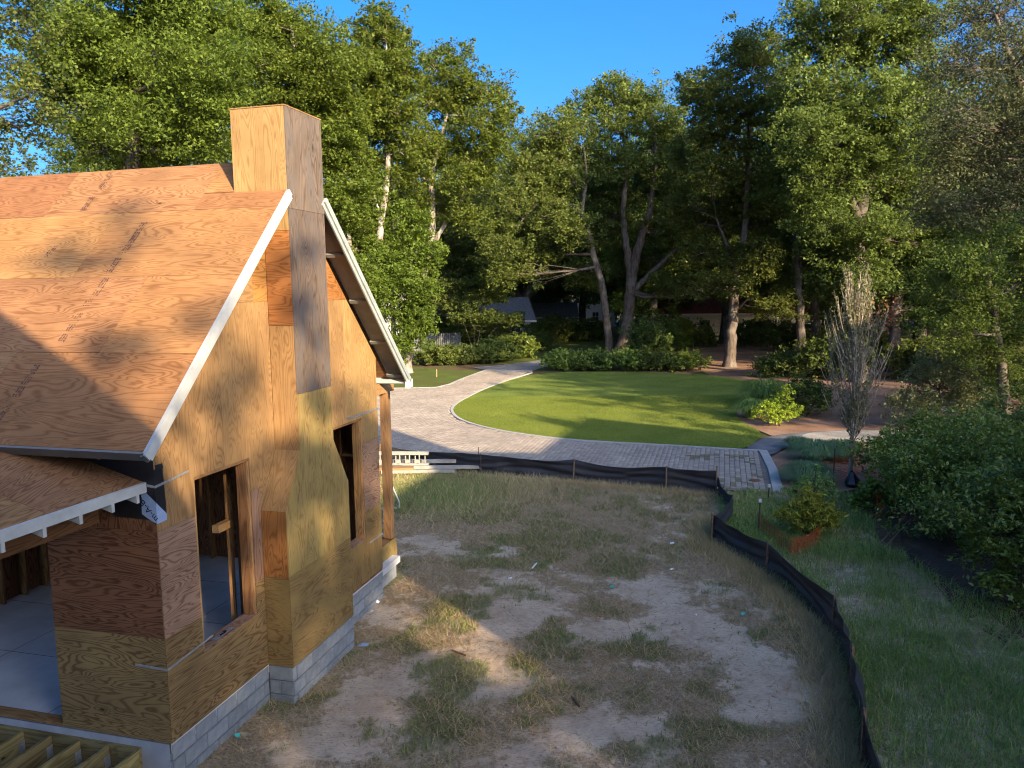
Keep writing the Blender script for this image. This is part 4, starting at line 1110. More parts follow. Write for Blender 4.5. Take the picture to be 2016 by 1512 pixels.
LK = 1.08
def grow(name, label, cat, base, trunks, lobes, ncl, nleaf, ln, wd, mat, barkm, clr=.7, flat=.6, group=None, twig=.03, seed=1, shell=.35, sides=8, drop=.0, foliage='crown', leafy_trunk=False):
    """base: world xy; trunks: list of (points rel. to base, radii); lobes rel.: (x,y,z,rx,ry,rz)"""
    r_ = np.random.default_rng(seed)
    root = thing(name, label, cat, (base[0], base[1], -.04), 0, group)
    wv, wf = [], []; n0 = 0
    def addt(P, R, sd_):
        nonlocal n0
        V, F = tube(P, R, sd_); wv.append(V); wf.append(F + n0); n0 += len(V)
    nodes = []; nrad = []
    for P, R in trunks:
        P = np.array(P, float); R = np.array(R, float)
        t = np.linspace(0, 1, len(P)); tt = np.linspace(0, 1, max(len(P) * 4, 12))
        Q = np.stack([np.interp(tt, t, P[:, k]) for k in range(3)], 1)
        # smooth
        for _ in range(2): Q[1:-1] = (Q[:-2] + 2 * Q[1:-1] + Q[2:]) / 4
        Q[1:-1] += r_.normal(0, .25, (len(Q) - 2, 3)) * np.interp(tt, t, R)[1:-1, None] * .5
        RR = np.interp(tt, t, R); RR[0] *= 1.35
        addt(Q, RR, sides)
        half = len(Q) // 3
        nodes.append(Q[half:]); nrad.append(RR[half:])
    nodes = np.concatenate(nodes); nrad = np.concatenate(nrad)
    vol = np.array([l[3] * l[4] * l[5] for l in lobes]) ** .7; vol /= vol.sum()
    cents = []
    for li, l in enumerate(lobes):
        c = np.array(l[:3]); rr = np.array(l[3:6])
        # limb from nearest lower trunk node
        dd = np.linalg.norm(nodes - c, axis=1) + np.maximum(0, nodes[:, 2] - c[2]) * 3
        k = int(np.argmin(dd)); s = nodes[k]
        mid = (s + c) / 2 + r_.normal(0, .12, 3) * np.linalg.norm(c - s) + np.array([0, 0, -.06 * np.linalg.norm(c - s)])
        tt = np.linspace(0, 1, 7)[:, None]
        Q = (1 - tt) ** 2 * s + 2 * tt * (1 - tt) * mid + tt ** 2 * c
        r0 = min(nrad[k] * .6, .02 + .022 * np.linalg.norm(c - s) + twig)
        addt(Q, np.linspace(r0, max(twig * .6, r0 * .25), 7), 5)
        n = max(3, int(ncl * vol[li]))
        dirs = r_.normal(size=(n, 3)); dirs /= np.linalg.norm(dirs, axis=1, keepdims=True)
        rad = (shell + (1 - shell) * r_.random(n) ** .6)[:, None]
        cc_ = c + dirs * rad * rr
        for q in cc_:
            kk = r_.integers(2, 7); s2 = Q[kk]
            m2 = (s2 + q) / 2 + r_.normal(0, .1, 3) * np.linalg.norm(q - s2)
            addt(np.array([s2, m2, q]), np.array([twig, twig * .7, twig * .3]), 3)
        cents.append(cc_)
    cents = np.concatenate(cents)
    keep = cents[:, 2] > .3
    cents = cents[keep]
    n = len(cents)
    far_ = base[1] > 35
    num = np.maximum(6, (nleaf * ((2.1 if far_ else 1.2) if cat == 'tree' else (1.4 if far_ else 1.0)) * r_.uniform(.5, 1.4, n))).astype(int)
    idx = np.repeat(np.arange(n), num)
    sc_ = (clr * r_.uniform(.6, 1.35, n))[idx][:, None]
    g = np.clip(r_.normal(size=(len(idx), 3)), -1.7, 1.7) * np.array([.42, .42, .28]); g[:, 2] -= drop * np.abs(g[:, 0])
    # clumps inside the clump
    sub = np.clip(r_.normal(size=(n * 5, 3)), -1.6, 1.6) * np.array([.5, .5, .36])
    pick = idx * 5 + r_.integers(0, 5, len(idx))
    L_ = cents[idx] + (g * .42 + sub[pick]) * sc_
    L_ = L_[L_[:, 2] > .05]
    me = leaves_mesh(foliage, L_, ln * LK, wd * LK, mat, flat, tri=far_)
    finish(bpy.data.objects.new(foliage, me), parent=root)
    mw = fast_mesh('trunk', np.concatenate(wv), np.concatenate(wf), barkm, True)
    finish(bpy.data.objects.new('trunk', mw), parent=root)
    return root

def copy_tree(root, loc, rz, sc_, label, group=None):
    r = root.copy(); COL.objects.link(r); r.location = loc; r.rotation_euler = (0, 0, rz); r.scale = (sc_, sc_, sc_)
    r['label'] = label
    if group: r['group'] = group
    for ch in list(root.children):
        c = ch.copy(); COL.objects.link(c); c.parent = r
    return r

def pxtree(name, label, Y, trunks_px, lobes_px, ncl, nleaf, ln, wd, mat, barkm, depth=1.0, dy=None, seed=1, **kw):
    """trunks: list of [(px,py,radius_m,dy)], first point is the base (projected to the ground at distance Y)"""
    b0 = at(trunks_px[0][0][0], 700, Y); base = np.array([b0[0], Y])
    r_ = np.random.default_rng(seed + 100)
    tr = []
    for ti, t in enumerate(trunks_px):
        P = []; R = []
        for i, q in enumerate(t):
            d_ = q[3] if len(q) > 3 else 0
            p = at(q[0], q[1], Y + d_)
            if ti == 0 and i == 0: p[2] = -.1
            P.append((p[0] - base[0], d_, p[2] + .04)); R.append(q[2])
        tr.append((P, R))
    lb = []
    for l in lobes_px:
        d_ = l[4] if len(l) > 4 else r_.uniform(-1, 1) * 2.5
        p = at(l[0], l[1], Y + d_); k = (Y + d_) / FPX
        rx, rz = l[2] * k, l[3] * k
        lb.append((p[0] - base[0], d_, p[2], rx, (rx + rz) / 2 * 1.1 * depth, rz))
    return grow(name, label, 'tree', base, tr, lb, ncl, nleaf, ln, wd, mat, barkm, seed=seed, **kw)

# ---- featured trees
tA = pxtree('oak_tree', 'large bright green broadleaf tree rising behind the plywood roof', 38,
    [[(262, 560, .42), (262, 320, .34), (256, 200, .25), (248, 60, .14), (250, -60, .06)]],
    [(150, 90, 90, 65), (230, 40, 110, 60), (330, 60, 110, 60), (400, 130, 70, 70), (170, 200, 90, 55), (250, 150, 90, 60), (340, 190, 100, 60), (200, 280, 90, 40), (300, 280, 110, 45), (400, 260, 70, 55), (290, -40, 130, 60), (130, 150, 60, 50), (420, 50, 60, 50), (240, 230, 70, 40, -4), (350, 120, 70, 50, -4), (160, 60, 60, 50, -3), (430, 200, 50, 50)],
    640, 130, .125, .085, LEAF_BRIGHT, BARK_DK, clr=1.3, seed=2)
tB = pxtree('oak_tree', 'sparse small leaved tree reaching in at the top left edge', 24,
    [[(-260, 900, .4), (-240, 500, .32), (-200, 250, .25), (-160, 60, .18), (-100, -80, .1)]],
    [(10, 30, 90, 35, 0), (70, 60, 60, 30, 1), (20, 110, 60, 30, 0), (60, 180, 60, 35, -1), (20, 240, 70, 35, 0), (90, 240, 40, 30, 1), (10, 320, 70, 18, 0), (-60, 150, 70, 80, 0), (-50, 280, 60, 60, 0), (40, -20, 90, 30, 0)],
    170, 60, .10, .07, LEAF_OAK, BARK, clr=.8, seed=3, twig=.018)
tC = pxtree('oak_tree', 'rounded green tree just left of and above the plywood chimney', 46,
    [[(610, 560, .35), (600, 330, .28), (590, 180, .2), (575, 60, .1)]],
    [(530, 50, 60, 40), (590, 80, 70, 45), (640, 120, 55, 50), (520, 130, 60, 50), (580, 170, 70, 50), (640, 210, 60, 50), (520, 220, 60, 50), (680, 150, 40, 40), (660, 290, 50, 50), (600, 260, 60, 50), (500, 20, 50, 30), (690, 240, 30, 40)],
    380, 125, .14, .095, LEAF_BRIGHT, BARK, clr=1.35, seed=4)
tD = pxtree('slender_tree', 'tall slender tree with pale trunk just right of the chimney', 50,
    [[(748, 720, .30), (738, 560, .27), (748, 450, .23), (762, 370, .2), (765, 290, .15), (766, 170, .1), (760, 80, .05)], [(752, 430, .1), (735, 380, .07), (722, 330, .04)]],
    [(740, 60, 45, 40), (770, 90, 35, 45), (725, 120, 50, 40), (760, 160, 45, 40), (725, 190, 40, 40), (775, 220, 35, 40), (740, 250, 45, 35), (790, 290, 30, 30), (705, 300, 35, 40), (800, 150, 22, 40), (735, 340, 30, 25)],
    240, 105, .16, .11, LEAF_BRIGHT, BARK_PALE, clr=1.2, seed=5)
tD2 = pxtree('slender_tree', 'slender tree with short pale trunk close behind the right roof slope', 47,
    [[(700, 740, .24), (694, 560, .22), (682, 430, .18), (678, 350, .12), (672, 260, .06)]],
    [(672, 320, 45, 40), (650, 380, 40, 40), (690, 400, 40, 40), (660, 460, 40, 40), (705, 480, 35, 40), (690, 540, 35, 30), (715, 370, 28, 35), (665, 260, 35, 35)],
    170, 110, .15, .10, LEAF_BRIGHT, BARK_PALE, clr=1.1, seed=6)
tE = pxtree('forked_tree', 'tall forked tree with pale trunk on the side lawn beside the drive', 54,
    [[(800, 735, .42), (803, 680, .36), (812, 630, .33), (826, 570, .31), (840, 520, .3), (850, 470, .28), (851, 400, .24), (848, 340, .18), (868, 270, .13), (890, 190, .07)],
     [(846, 500, .2), (868, 455, .16), (890, 420, .14), (915, 385, .11), (925, 330, .06)], [(843, 440, .1), (822, 415, .07), (808, 385, .04)]],
    [(890, 105, 32, 22), (870, 140, 40, 30), (920, 165, 40, 30), (965, 180, 30, 25), (990, 225, 28, 35), (950, 245, 45, 35), (850, 200, 40, 35), (895, 215, 50, 35), (830, 270, 35, 35), (880, 290, 55, 35), (935, 310, 45, 30), (970, 280, 30, 30), (820, 340, 30, 30), (910, 355, 40, 25), (830, 400, 28, 28), (880, 400, 22, 25), (920, 420, 35, 25), (790, 420, 35, 30)],
    380, 85, .15, .10, LEAF_BRIGHT, BARK_PALE, clr=1.15, seed=7)
tF = pxtree('understory_tree', 'bright leafy young tree filling the space below the forked tree', 51,
    [[(770, 745, .2), (775, 640, .17), (770, 560, .13), (765, 480, .08)]],
    [(740, 430, 45, 40), (790, 480, 40, 35), (720, 500, 40, 40), (770, 540, 50, 40), (820, 560, 35, 35), (740, 590, 40, 35), (800, 610, 40, 35), (700, 560, 30, 40), (770, 670, 30, 25), (820, 650, 22, 25), (700, 450, 35, 40), (790, 430, 35, 35), (840, 510, 25, 30)],
    320, 120, .15, .10, LEAF_BRIGHT, BARK_PALE, clr=1.1, seed=8)
tH = pxtree('live_oak', 'large oak with several spreading grey trunks behind the hedge', 66,
    [[(1220, 690, .62), (1236, 640, .5), (1240, 590, .48), (1243, 550, .45), (1258, 480, .36), (1280, 410, .27), (1292, 330, .17), (1290, 250, .08)],
     [(1243, 550, .36), (1233, 490, .3), (1225, 420, .24), (1235, 340, .18), (1225, 250, .08)], [(1250, 570, .25), (1290, 530, .22), (1330, 490, .16), (1380, 450, .1)]],
    [(1200, 200, 50, 30), (1250, 195, 50, 30), (1150, 225, 45, 30), (1210, 250, 60, 35), (1280, 230, 45, 35), (1140, 290, 55, 35), (1210, 310, 65, 35), (1290, 300, 55, 40), (1330, 360, 50, 40), (1180, 370, 60, 35), (1260, 370, 60, 40), (1340, 430, 60, 35), (1290, 450, 60, 35), (1390, 480, 50, 30), (1210, 440, 50, 35), (1320, 250, 30, 35), (1400, 560, 60, 20), (1330, 560, 50, 25), (1170, 430, 45, 40, 3), (1230, 500, 45, 25, 4), (1290, 510, 50, 30, 3), (1350, 330, 40, 40), (1200, 180, 40, 22), (1280, 190, 30, 22), (1110, 240, 40, 30), (1345, 290, 45, 40), (1370, 390, 45, 40), (1335, 230, 30, 28)],
    540, 110, .18, .11, LEAF_OAK, BARK, clr=1.5, seed=9)
tH2 = pxtree('live_oak', 'leaning oak with a long limb reaching left toward the drive', 62,
    [[(1200, 695, .34), (1196, 640, .3), (1188, 570, .28), (1170, 510, .26), (1158, 460, .23), (1145, 415, .2), (1110, 395, .16), (1060, 380, .12), (1035, 360, .07)],
     [(1145, 415, .16), (1155, 350, .12), (1150, 290, .07)], [(1070, 385, .1), (1040, 420, .07), (1015, 450, .05), (1000, 480, .03)]],
    [(1060, 290, 40, 30), (1020, 340, 35, 35), (1100, 320, 45, 35), (1050, 380, 40, 25), (1005, 400, 28, 35), (1030, 450, 35, 30), (1000, 490, 35, 25), (960, 500, 35, 25), (1090, 420, 40, 30), (1130, 360, 40, 35), (1060, 500, 40, 25), (1010, 540, 45, 18), (1130, 450, 40, 30), (1090, 260, 40, 28), (1150, 540, 40, 25, 3), (970, 440, 30, 40), (1060, 340, 40, 30)],
    380, 95, .16, .10, LEAF_OAK, BARK, clr=1.25, seed=10, drop=.3)
tG = pxtree('live_oak', 'dark spreading oak with low fanning branches at the far end of the grass track', 86,
    [[(1030, 640, .9), (1032, 610, .8), (1040, 580, .6), (1060, 550, .4), (1100, 515, .2)], [(1030, 600, .5), (1010, 570, .4), (1000, 530, .25), (970, 490, .12)], [(1034, 590, .45), (1050, 540, .3), (1055, 490, .15)]],
    [(960, 430, 60, 40), (1030, 440, 70, 40), (1100, 470, 60, 40), (900, 470, 50, 40), (940, 520, 50, 30), (1130, 520, 50, 30), (1000, 500, 60, 30), (880, 540, 45, 30), (920, 380, 50, 50), (990, 380, 50, 50), (1070, 400, 60, 40), (1160, 440, 50, 50), (1180, 380, 60, 60)],
    330, 110, .22, .15, LEAF_DARK, BARK_DK, clr=2.2, seed=11)
tI = pxtree('oak_tree', 'dark oak with a straight pale lower trunk at the edge of the mulch', 55,
    [[(1436, 725, .44), (1440, 660, .36), (1446, 590, .32), (1450, 530, .29), (1466, 470, .24), (1470, 380, .18), (1475, 260, .13), (1480, 140, .06)], [(1450, 530, .16), (1430, 480, .12), (1410, 430, .07)], [(1440, 620, .1), (1470, 590, .07), (1490, 585, .05)]],
    [(1480, 80, 40, 25), (1450, 120, 55, 35), (1510, 110, 50, 35), (1430, 180, 60, 40), (1490, 200, 60, 40), (1380, 210, 40, 35), (1360, 165, 22, 25), (1400, 260, 55, 40), (1460, 290, 60, 40), (1530, 240, 50, 40), (1400, 340, 50, 35), (1470, 380, 70, 40), (1420, 440, 70, 35), (1520, 430, 60, 40), (1360, 400, 45, 30), (1390, 500, 50, 25), (1500, 500, 50, 30), (1550, 320, 45, 50), (1540, 160, 35, 40), (1350, 320, 35, 40), (1420, 560, 60, 18), (1530, 600, 60, 20)],
    470, 110, .16, .10, LEAF_OAK, BARK, clr=1.3, seed=12)
tJ = pxtree('oak_tree', 'tree with a thin straight dark trunk right of the pale trunked oak', 54,
    [[(1577, 728, .34), (1576, 640, .29), (1572, 560, .27), (1568, 470, .24), (1575, 380, .17), (1580, 280, .08)]],
    [(1570, 330, 60, 40), (1610, 400, 60, 40), (1540, 380, 50, 35), (1590, 470, 70, 35), (1650, 500, 60, 35), (1530, 540, 50, 20), (1620, 560, 50, 25), (1560, 260, 50, 40)],
    220, 110, .16, .10, LEAF_DARK, BARK_DK, clr=1.3, seed=13)
tK = pxtree('oak_tree', 'massive vine-clad tree towering at the upper right of the lawn', 45,
    [[(1690, 760, .5), (1685, 640, .42), (1690, 500, .38), (1692, 420, .34), (1705, 350, .28), (1740, 290, .22), (1790, 230, .15), (1830, 150, .08)], [(1690, 430, .26), (1665, 360, .2), (1650, 250, .14), (1640, 120, .08)]],
    [(1620, 30, 60, 40), (1690, 10, 70, 40), (1760, 20, 60, 40), (1600, 90, 55, 35), (1660, 100, 70, 45), (1740, 100, 70, 45), (1810, 70, 50, 45), (1580, 170, 50, 40), (1640, 190, 70, 45), (1720, 200, 80, 50), (1800, 180, 70, 50), (1600, 260, 70, 40), (1690, 290, 80, 45), (1780, 290, 80, 50), (1640, 350, 80, 40), (1740, 380, 80, 45), (1830, 350, 60, 50), (1680, 440, 80, 40), (1780, 460, 80, 40), (1620, 440, 60, 35), (1560, 40, 20, 25), (1700, -60, 120, 50), (1800, -50, 90, 50), (1700, 530, 60, 30)],
    760, 105, .14, .095, LEAF_OAK, BARK_DK, clr=1.3, seed=14)
tL = pxtree('oak_tree', 'greyish brown small leaved tree filling the top right corner', 31,
    [[(2120, 900, .4), (2110, 600, .34), (2080, 400, .28), (2040, 260, .2), (1990, 120, .12), (1960, 30, .06)]],
    [(1900, 40, 60, 50), (1970, 20, 70, 60), (1880, 120, 55, 50), (1950, 130, 80, 60), (2020, 100, 60, 80), (1890, 220, 70, 50), (1970, 240, 80, 60), (1920, 310, 80, 50), (2010, 330, 70, 60), (1860, 340, 50, 40), (1900, 400, 70, 45), (1980, 430, 70, 50), (1840, 280, 40, 40), (2050, 200, 60, 90), (1840, 410, 50, 35)],
    560, 90, .085, .06, LEAF_BROWN, BARK, clr=.9, seed=15, twig=.015)
tM = pxtree('small_tree', 'light green small tree at the right edge behind the shrubs', 27,
    [[(1985, 860, .2), (1975, 740, .17), (1960, 640, .13), (1945, 540, .07)]],
    [(1900, 520, 60, 40), (1960, 490, 60, 40), (2010, 540, 50, 50), (1870, 580, 50, 35), (1930, 600, 60, 40), (1990, 640, 50, 45), (1880, 650, 45, 35), (1940, 690, 50, 35), (2020, 470, 40, 50), (1990, 730, 40, 30), (1850, 540, 30, 25)],
    330, 95, .085, .055, LEAF_MID, BARK, clr=.75, seed=16, twig=.012)
tN = pxtree('oak_tree', 'dark trunked tree close behind the bare young tree', 50,
    [[(1758, 755, .42), (1762, 640, .36), (1768, 540, .33), (1770, 440, .26), (1790, 340, .14)]],
    [(1790, 400, 70, 40), (1850, 440, 70, 45), (1760, 480, 60, 30), (1840, 520, 70, 35), (1790, 560, 60, 25), (1890, 500, 60, 40), (1880, 600, 60, 35), (1830, 620, 50, 25), (1930, 560, 60, 45)],
    260, 110, .15, .10, LEAF_DARK, BARK_DK, clr=1.25, seed=17)
# generic kinds used again for the woods behind
gen = grow('oak_tree', 'tall dark tree in the woods behind the two oaks', 'tree', (14, 84), [([(0, 0, -.1), (.3, .2, 6), (-.2, .5, 12), (.3, 0, 20)], [.5, .4, .28, .08])],
    [(0, 0, 20, 4, 4, 3), (3, 1, 16, 4, 4, 2.6), (-3, -1, 16, 4, 4, 2.6), (1, 3, 12, 4.5, 4, 2.4), (-2, 2, 10, 4, 4, 2.4), (3, -2, 9, 4, 4, 2.2), (-4, -2, 11, 3, 3, 2), (0, -3, 14, 4, 3, 2.4), (0, -3, 7, 4, 3, 2), (4, 2, 6, 3, 3, 2), (-4, 1, 6.5, 3, 3, 2)],
    260, 95, .24, .16, LEAF_DARK, BARK_DK, clr=1.8, seed=20)
gen2 = grow('oak_tree', 'mid green tree with a full crown in the woods behind the far house', 'tree', (34, 88), [([(0, 0, -.1), (-.3, .2, 5), (.2, .5, 11), (.1, 0, 17)], [.45, .36, .25, .08])],
    [(0, 0, 17, 4.5, 4, 3), (3.5, 0, 13, 4, 4, 2.6), (-3.5, 1, 13, 4, 4, 2.6), (0, -3, 11, 4.5, 4, 2.4), (2, 3, 9, 4, 4, 2.4), (-3, -2, 8, 4, 4, 2.2), (4, -2, 7.5, 3, 3, 2), (0, -1, 5, 4, 3, 1.8)],
    220, 95, .22, .15, LEAF_MID, BARK, clr=1.8, seed=21)
gen3 = grow('oak_tree', 'open crowned tree outside the picture behind the viewer', 'tree', (16, -17), [([(0, 0, -.1), (-.3, .2, 5), (.2, .5, 10), (.1, 0, 15)], [.4, .3, .2, .08])],
    [(0, 0, 15, 4, 4, 2.5), (3.5, 0, 12, 4, 4, 2.4), (-3.5, 1, 12, 4, 4, 2.4), (0, -3, 10, 4, 4, 2.2), (2, 3, 9, 4, 4, 2.2), (-3, -2, 7, 4, 4, 2)],
    60, 110, .2, .13, LEAF_MID, BARK, clr=1.1, seed=23)
wood_spots = [(-3, 88, 1.1, 1), (2, 96, 1.1, 0), (14, 78, 1.0, 1), (9, 100, 1.0, 0), (26, 66, 1.0, 1), (-9, 78, .95, 0), (18, 88, 1.1, 1), (-70, 64, 1.1, 0), (-52, 70, 1.15, 1), (-40, 78, 1.0, 0), (-30, 66, 1.05, 1), (-21, 72, 1.2, 0), (-13, 86, 1.05, 1), (-5, 104, 1.05, 0), (6, 112, .95, 1), (22, 80, 1.0, 0), (30, 74, 1.1, 1), (42, 80, 1.2, 0), (50, 66, 1.15, 0), (57, 76, 1.2, 1), (66, 64, 1.15, 0), (38, 62, 1.15, 1), (46, 50, 1.15, 0), (20, 100, 1.0, 1), (78, 56, 1.1, 1), (-86, 60, 1.1, 0), (33, 100, 1.1, 0), (45, 96, 1.1, 1), (-30, 92, 1.1, 0), (-18, 100, 1.0, 1)]
for i, (x_, y_, s_, k_) in enumerate(wood_spots):
    copy_tree((gen, gen2)[k_], (x_, y_, -.04), i * 1.7, s_, 'tall dark tree merging into the woods behind the garden', 'trees of the woods behind the garden')
# trees outside the frame to the right and behind, whose shade falls across the yard
side_spots = [(31, 10, 1.2, 2), (35, 4, 1.3, 2), (28.5, 21, .85, 1), (41, 9, 1.05, 2), (44, 30, 1.15, 0), (54, 20, 1.1, 0), (50, 38, 1.1, 1),
              (13, -24, 1.15, 2), (17.5, -22, .74, 1), (20, -26, 1.3, 2), (24, -31, 1.35, 2), (18, -34, 1.3, 2), (8, -30, 1.2, 2), (31, -42, 1.15, 1)]
for i, (x_, y_, s_, k_) in enumerate(side_spots):
    copy_tree((gen, gen2, gen3)[k_], (x_, y_, -.04), i * 2.3 + .4, s_, 'tall tree standing outside the picture on the sunny side of the garden', 'trees outside the picture on the sunny side')

# ------------------------------------------------------------------ shrubs
def shrub(name, label, base, lobes, ncl, nleaf, ln, wd, mat, barkm=BARK_DK, clr=.3, seed=1, group=None, cat='shrub', stems=4, flat=.5, twig=.008, shell=.45):
    r_ = np.random.default_rng(seed)
    tr = []
    for i in range(stems):
        l = lobes[i % len(lobes)]
        tr.append(([(0 + r_.normal() * .08, r_.normal() * .08, -.05), (l[0] * .4, l[1] * .4, l[2] * .5), (l[0], l[1], l[2])], [twig * 4, twig * 3, twig]))
    return grow(name, label, cat, base, tr, lobes, ncl, nleaf, ln, wd, mat, barkm, clr=clr, seed=seed, group=group, twig=twig, sides=5, foliage='foliage', flat=flat, shell=shell)

shrub('hedge_shrub', 'big dark green shrub nearest at the lower right edge', gp(2040, 1190), [(0, 0, 1.1, 1.1, 1.1, .8), (-.5, .6, 1.5, .9, .9, .7), (.3, 1.0, 1.8, 1.1, 1.1, .8), (-.4, -.5, .8, .7, .7, .6), (.6, -.4, 1.3, .9, .9, .8), (.9, .9, 2.2, 1, 1, .7), (-.2, .1, .5, .8, .7, .4)], 260, 95, .085, .04, LEAF_GLOSSY, clr=.42, seed=31, flat=.7)
shrub('hedge_shrub', 'broad dark shrub in the middle of the right hand hedge', gp(1900, 1060), [(0, 0, 1.0, 1.1, 1.1, .8), (-.6, .5, 1.3, .8, .9, .6), (.5, .9, 1.8, 1.2, 1.1, .8), (-.8, -.3, .8, .6, .6, .5), (.9, 0, 1.7, .9, .9, .8), (0, 1.5, 1.4, 1.2, 1, .8), (0, -.3, .5, 1, .7, .4)], 260, 90, .08, .04, LEAF_GLOSSY, clr=.45, seed=32)
shrub('hedge_shrub', 'leafy shrub at the far end of the right hand hedge by the orange netting', gp(1856, 990), [(0, 0, 1.0, 1.0, 1.0, .8), (-.8, .5, 1.1, .8, .9, .6), (.7, .9, 1.5, 1.1, 1.1, .7), (-.6, -.4, .7, .7, .6, .5), (1.3, 0, 1.5, 1.0, .9, .8), (.3, 1.6, 1.3, 1.2, 1, .7), (-.2, 0, .4, 1, .7, .4), (-1.2, 1.2, 1.0, .6, .6, .5)], 300, 85, .085, .045, LEAF_GLOSSY, clr=.45, seed=33)
shrub('hedge_shrub', 'shaded shrub behind the right hand hedge at the picture edge', (12.8, 18.5), [(0, 0, 1.2, 1.3, 1.2, .9), (-1.0, .8, 1.4, 1, 1, .7), (1.0, .5, 2.0, 1.2, 1.2, .8), (0, -.9, 1.2, 1.2, .8, .8), (.2, 1.5, 1.9, 1.2, 1, .7)], 220, 90, .09, .045, LEAF_GLOSSY, clr=.5, seed=34)
shrub('hedge_shrub', 'dark shrub filling the right edge above the nearest shrub', (11.6, 14.6), [(0, 0, 1.2, 1.3, 1.2, .9), (-1.0, .8, 1.6, 1, 1, .7), (1.0, .5, 1.9, 1.2, 1.2, .8), (0, -.9, 1.2, 1.2, .8, .8)], 200, 90, .085, .042, LEAF_GLOSSY, clr=.48, seed=35)
shrub('azalea_shrub', 'sunlit loose shrub in the mulch behind the right hand hedge', gp(1845, 845), [(0, 0, 1.6, 1.5, 1.2, .9), (-1.0, 0, 1.0, .9, .8, .7), (1.1, .5, 2.1, 1, 1, .7), (.2, .3, 2.6, 1.1, .9, .6), (.9, -.4, 1.2, 1, .8, .7)], 170, 70, .10, .06, LEAF_PALE, BARK, clr=.5, seed=36)
shrub('fern_shrub', 'green feathery shrub at the right edge beyond the gravel path', gp(1975, 800), [(0, 0, .9, 1.5, 1, .6), (1.4, .2, 1.1, 1.3, 1, .7), (-1.3, 0, .7, .9, .8, .5)], 130, 90, .11, .04, LEAF_MID, BARK, clr=.5, seed=37)
shrub('privet_shrub', 'small bright yellow green shrub catching the sun beside the lawn', gp(1532, 838), [(0, 0, .55, .55, .5, .4), (-.55, 0, .75, .45, .4, .3), (.5, 0, .7, .4, .4, .35), (.35, .1, 1.3, .28, .28, .35), (-.2, 0, .9, .4, .4, .3), (.1, 0, .3, .5, .4, .2)], 90, 60, .075, .045, LEAF_YELLOW, BARK, clr=.27, seed=38)
shrub('bed_shrub', 'dark bushy shrub behind the yellow green shrub', gp(1585, 820), [(0, 0, .8, .9, .8, .7), (.8, .5, .8, .7, .7, .6), (-.7, .8, .6, .6, .6, .5), (.3, .9, 1.2, .7, .7, .5)], 130, 80, .09, .05, LEAF_DARK, clr=.4, seed=39)
shrub('bed_shrub', 'loose dark shrub at the foot of the thin straight trunk', gp(1545, 742), [(0, 0, .9, 1.7, 1, .7), (2, .3, .9, 1.3, 1, .7), (-1, .5, .5, .8, .8, .4)], 110, 80, .13, .08, LEAF_DARK, clr=.6, seed=40)
shrub('yellow_weed', 'bushy weed with drooping yellow green leaves beside the orange netting', gp(1592, 1055), [(0, 0, .5, .45, .4, .35), (-.35, .1, .4, .3, .3, .25), (.35, 0, .45, .35, .3, .28), (0, .1, .85, .25, .25, .25)], 80, 34, .11, .035, LEAF_GOLD, BARK, clr=.24, seed=41, cat='weed', flat=.1)
shrub('broad_weed', 'leafy green weed in front of the second orange netting', gp(1712, 1012), [(0, 0, .35, .4, .35, .3), (.3, .1, .5, .3, .3, .25), (-.25, 0, .25, .3, .3, .2), (.05, 0, .75, .2, .2, .2)], 60, 32, .10, .075, LEAF_GLOSSY, BARK, clr=.22, seed=42, cat='weed')
shrub('stem_weed', 'tall thin weed with reddish seed head beside the pavers', gp(1600, 1000), [(0, 0, .5, .5, .3, .35), (.05, 0, 1.0, .15, .15, .2), (.4, 0, .5, .3, .3, .3), (-.4, .1, .45, .3, .3, .3)], 60, 22, .08, .03, GRASS_WEED, BARK, clr=.2, seed=43, cat='weed', flat=.1)
# hedge row beyond the lawn
for i, px in enumerate([1120, 1175, 1232, 1290, 1345]):
    b_ = gp(px, 729 + i * .5)
    shrub('low_hedge_shrub', ['low dark hedge shrub at the left end of the row beyond the lawn', 'second low dark hedge shrub from the drive beyond the lawn', 'middle low dark shrub of the row beyond the lawn', 'fourth low dark hedge shrub from the drive beyond the lawn', 'low dark hedge shrub at the right end of the row beyond the lawn'][i], b_,
          [(0, 0, .7, 1.3, .9, .55), (1.0, .5, .7, .9, .8, .5), (-1.0, .3, .6, .9, .8, .5), (0, 1.6, .8, 1.3, .9, .5)], 95, 60, .14, .09, LEAF_DARK if i % 2 else LEAF_GLOSSY, clr=.5, seed=50 + i, group='low hedge shrubs beyond the lawn')
# shrubs left of the track
ls = [(868, 718, 2.1, 1.3, LEAF_OAK, 'rounded dark shrub at the left of the row beside the side lawn'), (918, 716, 1.9, 1.2, LEAF_DARK, 'clipped dark shrub second in the row beside the side lawn'), (965, 714, 2.3, 1.6, LEAF_DARK, 'dark shrub in the middle of the row leading to the track'), (1012, 706, 2.4, 2.0, LEAF_GLOSSY, 'glossy shrub where the row meets the grass track'), (1048, 690, 2.2, 1.9, LEAF_DARK, 'farthest dark shrub of the row on the grass track'), (940, 690, 3.4, 3.8, LEAF_OAK, 'tall spreading shrub behind the row of dark shrubs'), (1015, 684, 3.4, 3.6, LEAF_DARK, 'tall dark shrub hiding the cottage gable'), (1085, 678, 2.6, 3.0, LEAF_OAK, 'tall shrub where the grass track meets the far trees'), (880, 692, 2.8, 3.4, LEAF_MID, 'tall loose shrub beside the garden table')]
